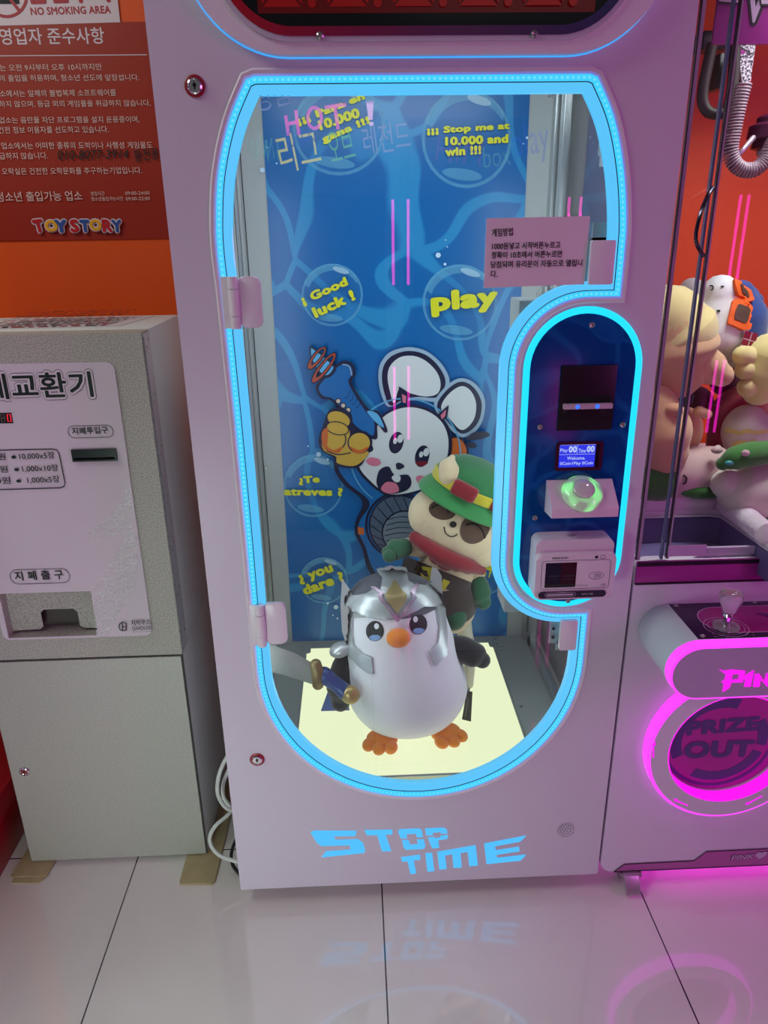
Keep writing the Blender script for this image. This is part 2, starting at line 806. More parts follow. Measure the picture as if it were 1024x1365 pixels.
struct('floor', MB().box(-2.6, 2.6, -3.2, WALL_Y + .05, -.05, 0), floor_mat())
struct('wall_back', MB().box(-2.6, 2.6, WALL_Y, WALL_Y + .05, 0, 2.7), mat('orange_paint', (238, 88, 6), .5, noise=(1.2, (230, 82, 5), .3, .7)))
struct('ceiling', MB().box(-2.6, 2.6, -3.2, WALL_Y + .05, 2.7, 2.75), mat('ceiling_paint', (150, 148, 150), .8))

# shared materials
WHITE = mat('white_powder_coat', (214, 206, 220), .38)
WHITE2 = mat('white_plastic', (232, 224, 232), .3)
GREYIN = mat('grey_inner_metal', (176, 180, 180), .4)
GREYTR = mat('grey_tray_metal', (140, 146, 144), .42)
ALU = mat('aluminium', (190, 194, 196), .28, .8)
CHROME = mat('chrome', (225, 225, 228), .12, 1)
STEEL = mat('steel_screw', (170, 165, 165), .3, .9)
BLACK = mat('black_plastic', (12, 12, 16), .35)
BLACKM = mat('black_matte', (16, 16, 18), .7)
RUBBER = mat('black_rubber', (20, 20, 22), .8)
DARK = mat('dark_gap', (28, 28, 32), .6)
CYAN = glow('cyan_light', (56, 196, 255), 1.15)
CYAN_IN = glow('cyan_light_inner', (88, 200, 255), .95)
CYAN_DOT = glow('cyan_led_dot', (105, 214, 255), 1.1)
CYAN_CTL = glow('cyan_light_control', (20, 222, 255), 1.1)
CYAN_TXT = glow('cyan_title_light', (72, 190, 255), 1.0)
CYAN_BEAD = mat('milky_light_bead', (190, 205, 235), .4, emit=(70, 130, 235), es=.45)
RED_RING = mat('red_lock_collar', (150, 20, 40), .4)

# ------------------------------------------------------------------ the prize machine in the middle
HW, ZB, ZT = .4104, .045, 1.97
machine = thing('prize_machine', 'tall white prize machine with cyan lit glass door and a penguin toy inside', 'arcade machine', (0, .33, 0))

# door opening: bulging shoulders, a round foot and a bite for the control plate
right_side = catmull([(.268, 1.660, 0), (.300, 1.602, 0), (.322, 1.530, 0), (.334, 1.455, 0), (.336, 1.40, 0), (.336, 1.33, 0)], 6)
left_side = catmull([(-.336, 1.36, 0), (-.338, 1.41, 0), (-.336, 1.46, 0), (-.326, 1.530, 0), (-.303, 1.602, 0), (-.272, 1.660, 0)], 6)
DOOR = [(.255, 1.665)] + [(p.x, p.y) for p in right_side]
DOOR += arc(.28, 1.213, .117, 90, 180, 16) + arc(.28, .850, .117, 180, 270, 16)[0:]
DOOR += [(.331, .733), (.331, .68)]
DOOR += [(.331 * math.cos(math.radians(a)), .622 + .332 * math.sin(math.radians(a))) for a in range(0, -181, -5)]
DOOR += [(-.331, .90), (-.333, 1.15)]
DOOR += [(p.x, p.y) for p in left_side]
DOOR += [(-.258, 1.665)]
STAD = arc(.28, 1.213, .105, 0, 180, 24) + arc(.28, .850, .105, 180, 360, 24)
PANEL = rrect(-HW, HW, ZB, ZT, .004)

# body shell
b = MB()
b.box(-HW, -HW + .012, .03, .665, ZB, ZT)
b.box(HW - .012, HW, .03, .665, ZB, ZT)
b.box(-HW + .012, HW - .012, .653, .665, ZB, ZT)
b.box(-HW + .012, HW - .012, .03, .653, ZT - .012, ZT)
b.box(-HW + .012, HW - .012, .03, .653, ZB, ZB + .012)
b.done('cabinet', WHITE, machine)
b = MB(front(.03))
b.prism([PANEL, DOOR[::-1], STAD], 0, .03)
fp = b.done('front_panel', WHITE, machine)
# raised lip round the door opening
lip_out, lip_in = inset(DOOR, -.008), DOOR
b = MB(front(0))
b.band(lip_out, 0, inset(DOOR, -.005), .004)
b.band(inset(DOOR, -.005), .004, lip_in, .003)
b.band(lip_in, .003, lip_in, -.02)
b.done('door_lip', WHITE2, machine)
# the lit profile round the door
b = MB(front(0))
b.use(CYAN_BEAD)
b.band(DOOR, .003, inset(DOOR, .0035), .0035)
b.use(CYAN)
b.band(inset(DOOR, .0035), .0035, inset(DOOR, .0125), -.001)
b.use(DARK)
b.band(inset(DOOR, .0125), -.001, inset(DOOR, .0138), -.002)
b.use(CYAN_IN)
b.band(inset(DOOR, .0138), -.002, inset(DOOR, .0265), -.008)
b.band(inset(DOOR, .0265), -.008, inset(DOOR, .0268), -.022)
ls = b.done('door_light_strip', None, machine, label='cyan lit strip round the glass door')
# diode spots inside the profile
mid = inset(DOOR, .0078)
b = MB(front(0))
dist, prev = 0, mid[-1]
nxt = 0
pos = []
for p in mid:
    d = Vector((p[0] - prev[0], p[1] - prev[1]))
    L = d.length
    while L > 1e-6 and nxt <= dist + L:
        t = (nxt - dist) / L
        pos.append((prev[0] + d.x * t, prev[1] + d.y * t))
        nxt += .0085
    dist += L
    prev = p
b.use(CYAN_DOT)
for p in pos:
    vs = [b.v((p[0] + .0024 * math.cos(k * PI / 3), p[1] + .0024 * math.sin(k * PI / 3), .0022)) for k in range(6)]
    b._f(vs)
dots = b.done('diode_row', None, ls)
dots['kind'] = 'stuff'

# glass door with marker writing on it
b = MB(front(.016))
b.prism(inset(DOOR, .025), 0, .006)
door = b.done('door_glass', glass('door_pane', (.96, .99, .98), 1.7), machine)
G = PL(front(.0095))
b = MB(front(.0095))
PINKM, YELM, GRNM, GRYM, WHTM = marker('pink_marker', (236, 124, 196), .55), marker('yellow_marker', (210, 206, 130), .62), marker('green_marker', (110, 180, 140), .58), marker('grey_marker', (140, 154, 184), .6), marker('pale_pink_marker', (240, 200, 232), .6)
FNT1, FNT2 = marker('faint_green_marker', (110, 190, 170), .22), marker('faint_blue_marker', (60, 100, 200), .25)  # low alpha for the fainter strokes
FNT3 = marker('faint_red_marker', (150, 80, 180), .12)


def hw(pts):
    return [G.q(300 + .254 * x, 110 + .254 * y) for x, y in pts]


def scrawl(draw, label):
    q = MB(front(.0095))
    draw(q)
    q.done('handwriting', None, door, smooth=False, label=label)


def hot(q):
    for pts in ([(318, 172), (326, 225), (333, 278)], [(372, 145), (380, 210), (388, 276)], [(328, 218), (382, 206)], [(524, 132), (580, 122), (636, 116)], [(575, 124), (584, 180), (594, 246)]):
        q.stroke(hw(pts), .0052, PINKM)
    q.stroke(hw([(470 + 36 * math.cos(t * PI / 9), 186 + 55 * math.sin(t * PI / 9)) for t in range(18)]), .005, PINKM, True)


scrawl(hot, 'pink marker capitals on the glass')
scrawl(lambda q: q.stroke(hw([(760, 95), (762, 140), (764, 196)]), [.012, .0095, .006], WHTM), 'pale pink marker exclamation stroke')
scrawl(lambda q: q.poly(hw([(768 + 13 * math.cos(t * PI / 6), 217 + 11 * math.sin(t * PI / 6)) for t in range(12)]), WHTM), 'pale pink marker dot')
for s_, m_, p0, p1, h_, bo, lb in (('정품', GRYM, (165, 160), (362, 108), 80, 0, 'grey marker word at the top left of the glass'), ('리그', YELM, (302, 478), (512, 436), 120, 0, 'pale yellow marker word'), ('오브', GRNM, (560, 418), (688, 386), 92, 0, 'green marker word'), ('레전드', GRYM, (735, 385), (978, 350), 92, 0, 'grey marker word at right')):
    scrawl(lambda q: q.text(s_, m_, hw([p0])[0], hw([p1])[0], h_ * .254 / 560, bo), lb)
scrawl(lambda q: q.stroke(hw([(112, 290), (128, 375), (140, 290), (150, 395), (172, 280), (168, 395), (192, 265), (206, 390), (216, 300), (224, 415), (244, 290), (258, 400), (272, 300), (284, 405)]), .0045, FNT1), 'faint green zigzag scribble')
scrawl(lambda q: q.text('oax', FNT2, *hw([(330, 345), (480, 310)]), .022, 0), 'faint blue scribble')
scrawl(lambda q: q.text('play', FNT2, G.q(688, 224), G.q(735, 214), .06, 0), 'faint blue word')
scrawl(lambda q: q.text('box', FNT1, G.q(645, 224), G.q(682, 220), .03, 0), 'faint green word')
scrawl(lambda q: q.text('HIM', FNT3, G.q(580, 214), G.q(640, 222), .035, 0), 'faint violet word')

# hinges and glass clamps
for (x0, y0), (x1, y1) in (((300, 368), (349, 437)), ((337, 804), (382, 858))):
    z1, z0 = at(x1, y0, y=0).z, at(x1, y1, y=0).z
    xl, xr = at(x0, (y0 + y1) / 2, y=0).x, at(x1, (y0 + y1) / 2, y=0).x
    h = MB(front(0))
    h.prism(rrect(xl + .022, xr, z0, z1, .012), -.008, .001, .0025)
    hg = h.done('hinge', WHITE2, machine)
    h = MB()
    h.cyl((xl + .016, -.004, z0), (xl + .016, -.004, z0 + (z1 - z0) * .24), .0085)
    h.cyl((xl + .016, -.004, z0 + (z1 - z0) * .25), (xl + .016, -.004, z0 + (z1 - z0) * .76), .0092)
    h.cyl((xl + .016, -.004, z0 + (z1 - z0) * .77), (xl + .016, -.004, z1), .0085)
    h.box(xl - .004, xl + .014, -.004, .004, z0, z1, .001)
    h.done('hinge_barrel', WHITE2, hg)
for (x0, y0), (x1, y1), up in (((787, 320), (819, 379), 1), ((747, 827), (769, 866), 0)):
    z1, z0 = at(x1, y0, y=-.003).z, at(x1, y1, y=-.003).z
    xl, xr = at(x0, (y0 + y1) / 2, y=-.003).x, at(x1, (y0 + y1) / 2, y=-.003).x
    h = MB(front(0))
    h.prism(rrect(xl, xr, z0, z1, .003), -.006, .004, .001)
    cl = h.done('glass_clamp', WHITE2, machine)
    h = MB(front(.03))
    dz = (z1 - z0)
    h.prism(rrect(xl - .012, xr - .006, z0 - .004, z1 + .004, .001), -.004, -.001)
    h.box(xr - .030, xr - .004, z1 - .001 if up else z0 - .02, z1 + .028 if up else z0, -.004, -.001)
    h.use(STEEL)
    br = h.done('clamp_bracket', GREYIN, cl)
    h = MB(front(.026))
    for q in (.2, .5, .8):
        h.lathe([(.0001, .0025), (.003, .002), (.0036, 0)], (xl - .006, z0 + dz * q, 0), 12)
    h.done('bracket_screw', BLACKM, cl)

# locks
for px, py in ((260, 115), (343, 1012)):
    p = at(px, py, y=0)
    h = MB(front(0) @ Matrix.Translation((p.x, p.z, 0)))
    h.lathe([(.0155, 0), (.0155, .002), (.0135, .003), (.0115, .003), (.0115, 0)], seg=28)
    lk = h.done('cam_lock', RED_RING, machine, label='red collared chrome cam lock')
    h = MB(front(0) @ Matrix.Translation((p.x, p.z, 0)))
    h.lathe([(.0112, 0), (.0112, .004), (.009, .0055), (.0085, .0045), (.0001, .0045)], seg=28)
    h.done('lock_barrel', CHROME, lk)
    h = MB(front(0) @ Matrix.Translation((p.x, p.z, .0046)))
    h.prism(rrect(-.0012, .0012, -.005, .005, .001), 0, .0006)
    h.lathe([(.0028, 0), (.0028, .0007), (.0001, .0007)], (0, .001, 0), 12)
    h.done('keyhole', BLACK, lk)

# score display on top: raised hood, ring print, dark window with dim red digits
HOOD = rrect(-.352, .362, 1.686, 1.985, .155, 14)
b = MB(front(0))
b.prism(HOOD, 0, .02, .006, seg=3)
hood = b.done('display_hood', WHITE2, machine)
b = MB(front(0))
b.band(inset(HOOD, -.0022), .002, inset(HOOD, -.0002), .004)
b.done('hood_light_line', glow('blue_edge_light', (60, 170, 255), 1.0), machine, label='thin blue lit line under the display hood')


def ring_mat():
    m = bpy.data.materials.new('red_to_blue_print')
    m.use_nodes = True
    nt = m.node_tree
    bs = nt.nodes['Principled BSDF']
    tc = nt.nodes.new('ShaderNodeTexCoord')
    sp = nt.nodes.new('ShaderNodeSeparateXYZ')
    nt.links.new(tc.outputs['Object'], sp.inputs[0])
    mr = nt.nodes.new('ShaderNodeMapRange')
    mr.inputs[1].default_value, mr.inputs[2].default_value = -.3, .3
    nt.links.new(sp.outputs['X'], mr.inputs[0])
    r = nt.nodes.new('ShaderNodeValToRGB')
    r.color_ramp.elements[0].color, r.color_ramp.elements[1].color = lin((170, 16, 30)), lin((26, 24, 92))
    e = r.color_ramp.elements.new(.5)
    e.color = lin((92, 14, 82))
    nt.links.new(mr.outputs[0], r.inputs[0])
    nt.links.new(r.outputs[0], bs.inputs['Base Color'])
    bs.inputs['Roughness'].default_value = .2
    return m


WIN = rrect(-.300, .302, 1.7085, 1.985, .105, 14)
b = MB(front(-.02))
b.prism(inset(WIN, -.007), 0, .004, .001)
b.done('window_rim', mat('pale_grey_rim', (196, 190, 204), .3), hood)
b = MB(front(-.024))
b.prism([WIN, inset(WIN, .012)], 0, .0015)
b.done('printed_ring', ring_mat(), hood)
b = MB(front(-.024))
b.prism(inset(WIN, .012), -.002, .0004)
b.done('display_window', mat('black_acrylic', (9, 8, 14), .12), hood)
b = MB(front(-.0246))
DR, DR2 = mat('dim_red_panel', (60, 5, 8), .3, emit=(150, 8, 8), es=.10), mat('dim_red_segment', (96, 10, 10), .3, emit=(180, 14, 12), es=.20)  # weak glow put into the dark red of panel and digits
b.poly(rrect(-.243, .247, 1.7365, 1.95, .002), DR)
for k in range(5):
    x0 = -.233 + k * .0945
    wd, hh, zz, t_ = .050, .078, 1.7445, .011
    for L in ([(-.002, 0), (wd + .002, 0), (wd - .008, t_), (.008, t_)], [(.008, hh - t_ / 2), (wd - .008, hh - t_ / 2), (wd - .004, hh), (wd - .008, hh + t_ / 2), (.008, hh + t_ / 2), (.004, hh)], [(.008, 2 * hh - t_), (wd - .008, 2 * hh - t_), (wd + .002, 2 * hh), (-.002, 2 * hh)],
              [(-.004, .003), (.0055, t_ + .002), (.0055, hh - t_ / 2), (.001, hh - .002), (-.004, hh - .006)], [(wd + .004, .003), (wd + .004, hh - .006), (wd - .001, hh - .002), (wd - .0055, hh - t_ / 2), (wd - .0055, t_ + .002)],
              [(-.004, hh + .006), (.001, hh + .002), (.0055, hh + t_ / 2), (.0055, 2 * hh - t_ - .002), (-.004, 2 * hh - .003)], [(wd + .004, hh + .006), (wd + .004, 2 * hh - .003), (wd - .0055, 2 * hh - t_ - .002), (wd - .0055, hh + t_ / 2), (wd - .001, hh + .002)]):
        b.poly([(x0 + u, zz + v_) for u, v_ in L], DR2)
    b.poly([(x0 + .068 + .006 * math.cos(t * PI / 6), 1.749 + .006 * math.sin(t * PI / 6)) for t in range(12)], DR2)
b.done('red_digits', None, hood, smooth=False)
for px, py in ((427, 48), (712, 46)):
    p = at(px, py, y=-.024)
    h = MB(front(-.0255) @ Matrix.Translation((p.x, p.z, 0)))
    h.lathe([(.005, 0), (.0055, .0015), (.003, .003), (.0012, .0022), (.0001, .0022)], seg=16)
    h.done('cap_screw', STEEL, hood)

# control plate
WATER = None


def water_print(name, deep, light, scale, lo, hi, rough=.25, warp=.16, emit=0):
    m = bpy.data.materials.new(name)
    m.use_nodes = True
    nt = m.node_tree
    bs = nt.nodes['Principled BSDF']
    tc = nt.nodes.new('ShaderNodeTexCoord')
    nz = nt.nodes.new('ShaderNodeTexNoise')
    nz.inputs['Scale'].default_value = scale * .7
    nz.inputs['Detail'].default_value = 1
    nt.links.new(tc.outputs['Object'], nz.inputs['Vector'])
    mxv = nt.nodes.new('ShaderNodeMix')
    mxv.data_type = 'RGBA'
    mxv.blend_type = 'LINEAR_LIGHT'
    mxv.inputs[0].default_value = warp
    nt.links.new(tc.outputs['Object'], mxv.inputs[6])
    nt.links.new(nz.outputs['Color'], mxv.inputs[7])
    vo = nt.nodes.new('ShaderNodeTexVoronoi')
    vo.feature = 'SMOOTH_F1' if False else 'DISTANCE_TO_EDGE'
    vo.inputs['Scale'].default_value = scale
    nt.links.new(mxv.outputs[2], vo.inputs['Vector'])
    r = nt.nodes.new('ShaderNodeValToRGB')
    r.color_ramp.elements[0].position, r.color_ramp.elements[1].position = lo, hi
    r.color_ramp.elements[0].color, r.color_ramp.elements[1].color = lin(light), lin(deep)
    nt.links.new(vo.outputs['Distance'], r.inputs[0])
    nt.links.new(r.outputs[0], bs.inputs['Base Color'])
    bs.inputs['Roughness'].default_value = rough
    if emit:
        nt.links.new(r.outputs[0], bs.inputs['Emission Color'])
        bs.inputs['Emission Strength'].default_value = emit
    return m


b = MB(front(0))
b.band(STAD, .000, inset(STAD, .0025), .0035)
b.band(inset(STAD, .0025), .0035, inset(STAD, .0095), .0035)
b.band(inset(STAD, .0095), .0035, inset(STAD, .0125), .0005)
b.done('control_light_ring', CYAN_CTL, machine, label='bright cyan lit ring round the control plate')
b = MB(front(0))
b.prism(inset(STAD, .0115), -.02, .001)
ctl = b.done('control_plate', water_print('dark_blue_water_print', (4, 66, 138), (18, 88, 160), 9, .02, .10, .12), machine)
for px, py in ((789, 433), (830, 566), (720, 569), (713, 690), (757, 801)):
    p = at(px, py, y=0)
    h = MB(front(-.001) @ Matrix.Translation((p.x, p.z, 0)))
    h.lathe([(.0048, 0), (.0052, .0012), (.0032, .0028), (.0014, .002), (.0001, .002)], seg=16)
    h.done('cap_screw', STEEL, ctl)
# bill acceptor
b = MB(front(-.001))
BA = [(.2415, 1.103), (.3395, 1.103), (.3395, 1.2185), (.2415, 1.2185)]
b.prism(BA, 0, .006, .0015)
ba = b.done('bill_acceptor', BLACK, machine)
b = MB(front(-.007))
b.prism([(.252, 1.154), (.331, 1.154), (.331, 1.166), (.252, 1.166)], -.001, .0005)
b.done('bill_slot', mat('slot_black', (2, 2, 3), .9), ba)
b = MB(front(-.007))
b.prism(rrect(.2475, .3345, 1.1435, 1.1525, .001), 0, .008, .001)
b.done('slot_bar', mat('pinkish_white_bar', (196, 170, 186), .4), ba)
for x in (.272, .307):
    b = MB(front(-.0152))
    b.lathe([(.0042, 0), (.003, .0012), (.0001, .0016)], (x, 1.148, 0), 14)
    b.done('blue_lamp', glow('blue_lamp', (50, 110, 255), 1.3), ba)
for x in (.252, .319):
    b = MB(front(-.007))
    b.lathe([(.0036, 0), (.0036, .001), (.0001, .0012)], (x, 1.138, 0), 12)
    b.done('slot_screw', BLACKM, ba)
# small text screen
LQ = PL(front(-.0035))
lcd_c = [at(*q, y=0) for q in ((743, 592), (803, 589), (801, 623), (741, 626))]
x0, x1, z0, z1 = .2425, .3285, 1.027, 1.081
b = MB(front(-.001))
b.prism([rrect(x0, x1, z0, z1, .005), rrect(x0 + .006, x1 - .006, z0 + .005, z1 - .005, .002)], 0, .003)
lcd = b.done('text_screen', mat('dark_red_bezel', (60, 14, 40), .3), machine)
b = MB(front(-.001))
b.prism([(x0 + .004, z0 + .003), (x1 - .004, z0 + .003), (x1 - .004, z1 - .003), (x0 + .004, z1 - .003)], 0, .0012)
b.done('bezel_inner', mat('screen_black', (14, 8, 30), .2), lcd)
b = MB(front(-.0023))
LB, LW = glow('screen_blue', (38, 52, 228), 1), glow('screen_text', (190, 205, 255), .9)
sx0, sx1, sz0, sz1 = x0 + .0055, x1 - .0135, z0 + .006, z1 - .0045
b.poly([(sx0, sz0), (sx1, sz0), (sx1, sz1), (sx0, sz1)], LB)
zc = sz1 - .019
b.stroke([(sx0 + .001, zc), (sx1 - .001, zc), (sx1 - .001, sz1 - .001), (sx0 + .001, sz1 - .001)], .0007, LW, True)
b.stroke([((sx0 + sx1) / 2, zc), ((sx0 + sx1) / 2, sz1)], .0007, LW)
b.text('Play', LW, (sx0 + .002, zc + .003), (sx0 + .016, zc + .003), .0085, .01)
b.text('00', LW, (sx0 + .0175, zc + .0035), (sx0 + .0325, zc + .0035), .0125, .05)
b.text('Time', LW, (sx0 + .0355, zc + .003), (sx0 + .049, zc + .003), .0075, .01)
b.text('00', LW, (sx0 + .0505, zc + .0035), (sx0 + .0645, zc + .0035), .0125, .05)
b.text('Welcome.', LW, (sx0 + .0155, zc - .010), (sx0 + .049, zc - .010), .0065, .015)
b.text('0Coin1Play 0Coin', LW, (sx0 + .003, zc - .021), (sx1 - .003, zc - .021), .0075, .015)
b.done('screen_lettering', None, lcd, smooth=False)
# start button on its wedge
wz0, wz1, wx0, wx1 = .951, 1.006, .229, .351
prof = [(0, 1.009), (-.004, 1.009), (-.050, .973), (-.052, .968), (-.052, .953), (0, .948)]
MX = Matrix(((0, 0, 1, 0), (1, 0, 0, 0), (0, 1, 0, 0), (0, 0, 0, 1)))
b = MB(MX)
b.prism(prof[::-1], wx0, wx1, .0015)
btn = b.done('start_button', mat('pinkish_white_plastic', (226, 206, 220), .35), machine)
slope = Vector((0, -.046, -.036)).normalized()
nrm = Vector((0, -.036, .046)).normalized()
cx = Vector((.2885, -.0285, .9903))
BT = Matrix(((1, slope.x, nrm.x, cx.x), (0, slope.y, nrm.y, cx.y), (0, slope.z, nrm.z, cx.z), (0, 0, 0, 1)))
b = MB(BT)
b.lathe([(.0375, -.002), (.0375, .003), (.0365, .006), (.033, .011), (.026, .0150), (.021, .0162), (.021, .0145), (.0001, .0145)], seg=40)


def button_mat():
    m = bpy.data.materials.new('green_lit_button')
    m.use_nodes = True
    nt = m.node_tree
    bs = nt.nodes['Principled BSDF']
    bs.inputs['Base Color'].default_value = lin((206, 226, 200))
    bs.inputs['Roughness'].default_value = .12
    tc = nt.nodes.new('ShaderNodeTexCoord')
    mp = nt.nodes.new('ShaderNodeMapping')
    nt.links.new(tc.outputs['Object'], mp.inputs[0])
    nz = nt.nodes.new('ShaderNodeTexNoise')
    nz.inputs['Scale'].default_value = 38
    nz.inputs['Detail'].default_value = 0
    nt.links.new(mp.outputs[0], nz.inputs[0])
    r = nt.nodes.new('ShaderNodeValToRGB')
    r.color_ramp.elements[0].position, r.color_ramp.elements[1].position = .38, .56
    r.color_ramp.elements[0].color, r.color_ramp.elements[1].color = (.02, .06, .02, 1), (.10, .85, .16, 1)
    nt.links.new(nz.outputs['Fac'], r.inputs[0])
    nt.links.new(r.outputs[0], bs.inputs['Emission Color'])
    bs.inputs['Emission Strength'].default_value = .75
    return m


b.done('button_dome', button_mat(), btn, label='domed push button lit green inside')
b = MB(BT)
b.lathe([(.0195, .014), (.0195, .0175), (.0178, .019), (.011, .020), (.0001, .0205)], seg=32)
b.done('button_cap', mat('clear_white_cap', (214, 206, 206), .1, coat=1), btn)
# card reader
RX0, RX1, RZ0, RZ1 = .207, .353, .791, .900
b = MB(front(0))
b.prism(rrect(RX0, RX1, RZ0, RZ1 + .006, .014, 6), 0, .042)
b.prism(rrect(RX0 - .0008, RX1 + .002, RZ0 - .001, RZ1 - .018, .010, 6), .002, .055, .005, seg=3)
rd = b.done('card_reader', mat('reader_white', (222, 208, 220), .4), machine, weld=False)
RP = PL(front(-.0552))
b = MB(front(-.0552))
INK = mat('dark_ink', (40, 34, 52), .5)
fz0, fz1 = RZ0, RZ1 - .018
b.stroke(rrect(RX0 + .010, RX1 - .008, fz0 + .021, fz1 - .012, .006), .0008, INK, True)
b.text('MAGIC PLUS+', INK, (RX0 + .028, fz1 - .0085), (RX0 + .058, fz1 - .0085), .0042, .02)
b.poly([(RX1 - .036 + .0035 * math.cos(t * PI / 6), fz1 - .0065 + .003 * math.sin(t * PI / 6)) for t in range(12)], INK)
b.stroke(rrect(RX1 - .028, RX1 - .020, fz1 - .0095, fz1 - .0035, .001), .0006, INK, True)
for k in range(3):
    x = RX1 - .036 + k * .0042
    b.stroke([(x, fz0 + .043), (x + .002, fz0 + .047), (x, fz0 + .051)], .0011, INK)
b.stroke([(RX1 - .033 + .014 * math.cos(t * PI / 10), fz0 + .047 + .0075 * math.sin(t * PI / 10)) for t in range(20)], .0006, INK, True)
b.text('KAKAOPAY PLUS', INK, (RX0 + .078, fz0 + .027), (RX0 + .098, fz0 + .027), .002, .01)
b.stroke(rrect(RX1 - .023, RX1 - .013, fz0 + .025, fz0 + .030, .002), .0005, INK, True)
b.text('RF', INK, (RX1 - .020, fz0 + .0262), (RX1 - .016, fz0 + .0262), .0025, .02)
b.poly(rrect(RX0 + .006, RX1 - .012, fz0 + .003, fz0 + .017, .007), mat('dark_bar', (44, 40, 60), .35))
PAL = mat('pale_ink', (206, 190, 206), .4)
b.stroke(rrect(RX0 + .019, RX0 + .076, fz0 + .006, fz0 + .014, .004), .0007, PAL, True)
b.poly(rrect(RX0 + .022, RX0 + .072, fz0 + .0085, fz0 + .0115, .0015), PAL)
b.text('IC CARD ▼', PAL, (RX0 + .042, fz0 + .0145), (RX0 + .058, fz0 + .0145), .0016, .01)
b.text('NVC-1100', PAL, (RX0 + .088, fz0 + .0085), (RX0 + .109, fz0 + .0085), .0036, .02)
b.done('reader_print', None, rd, smooth=False)
b = MB(front(-.0551))
b.poly([(RX0 + .017, fz0 + .0245), (RX0 + .075, fz0 + .0245), (RX0 + .075, fz1 - .016), (RX0 + .017, fz1 - .016)], mat('reader_screen', (22, 26, 46), .12))
b.poly([(RX0 + .046, fz0 + .0315), (RX0 + .075, fz0 + .0315), (RX0 + .075, fz1 - .016), (RX0 + .046, fz1 - .016)], mat('reader_screen_red', (52, 16, 30), .12))
b.poly([(RX0 + .017, fz0 + .0245), (RX0 + .075, fz0 + .0245), (RX0 + .075, fz0 + .0315), (RX0 + .017, fz0 + .0315)], mat('reader_screen_green', (40, 48, 44), .12))
DIMT = mat('reader_screen_text', (74, 80, 92), .2)
for x, a_, c_ in ((RX0 + .021, '1,000원', '(1 Play)'), (RX0 + .049, '5,000원', '(5 Play)')):
    b.text(a_, DIMT, (x, fz0 + .046), (x + .021, fz0 + .046), .0045, .01)
    b.text(c_, DIMT, (x + .003, fz0 + .040), (x + .019, fz0 + .040), .003, .005)
b.done('reader_screen', None, rd, smooth=False)
b = MB(Matrix.Translation((0, 0, RZ1 + .0062)))
b.stroke([(.268, -.024), (.276, -.018), (.284, -.024)], .0012, INK)
b.stroke([(.270, -.028), (.284, -.016)], .001, INK)
b.stroke([(.274, -.030), (.288, -.020)], .001, INK)
b.done('contactless_mark', None, rd, smooth=False)

# lit title cut through the lower panel
TQ = PL(front(0))


def ttl(pts):
    return [TQ.q(405 + .3027 * x, 1090 + .3027 * y) for x, y in pts]


b = MB(front(0))
for L in ([(30, 64), (46, 56), (233, 57), (228, 80), (133, 81), (140, 97), (240, 94), (262, 112), (271, 148), (262, 155), (78, 174), (98, 147), (207, 140), (203, 121), (78, 124), (58, 110)],
          [(267, 54), (390, 52), (391, 73), (360, 74), (386, 146), (345, 148), (324, 76), (278, 77)],
          [(415, 60), (425, 50), (508, 47), (520, 55), (525, 84), (498, 86), (494, 70), (452, 72), (456, 89), (428, 91)],
          [(433, 99), (462, 97), (467, 118), (503, 116), (498, 96), (528, 94), (536, 126), (526, 137), (450, 141), (440, 130)],
          [(534, 47), (615, 43), (630, 52), (634, 68), (604, 70), (602, 62), (568, 66), (570, 76), (540, 78)],
          [(546, 87), (575, 84), (577, 90), (602, 86), (602, 79), (637, 76), (632, 92), (592, 99), (597, 131), (566, 135)],
          [(428, 174), (512, 162), (514, 184), (484, 188), (496, 244), (470, 248), (458, 192), (434, 194)],
          [(536, 157), (565, 153), (575, 234), (545, 237)],
          [(588, 150), (757, 120), (767, 210), (729, 213), (722, 150), (690, 155), (696, 218), (660, 221), (654, 160), (622, 166), (630, 224), (598, 228)],
          [(795, 113), (980, 78), (953, 105), (842, 125), (846, 143), (948, 127), (951, 147), (848, 163), (852, 176), (980, 162), (955, 188), (805, 204)]):
    b.prism(ttl(L), -.001, .0008)
b.done('title_lettering', CYAN_TXT, machine, smooth=False, label='cyan lit title lettering on the lower panel')
# speaker holes
p = at(754, 1105, y=0)
b = MB(front(-.0002))
for r_, n_ in ((0, 1), (.006, 6), (.012, 12), (.018, 18)):
    for k in range(n_):
        a = 2 * PI * k / n_
        b.poly([(p.x + r_ * math.cos(a) + .0014 * math.cos(t * PI / 4), p.z + r_ * math.sin(a) + .0014 * math.sin(t * PI / 4)) for t in range(8)], BLACKM)
b.done('speaker_holes', None, machine, smooth=False)
# castors
for x, y in ((-.31, .07), (.30, .07), (-.31, .58), (.30, .58)):
    h = MB()
    h.box(x - .018, x + .018, y - .02, y + .02, .034, .0452, .002)
    cs = h.done('castor', STEEL, machine)
    h = MB()
    h.tube([(x - .011, y + .004, .018), (x + .011, y + .004, .018)], .018, 20)
    h.done('castor_wheel', RUBBER, cs)

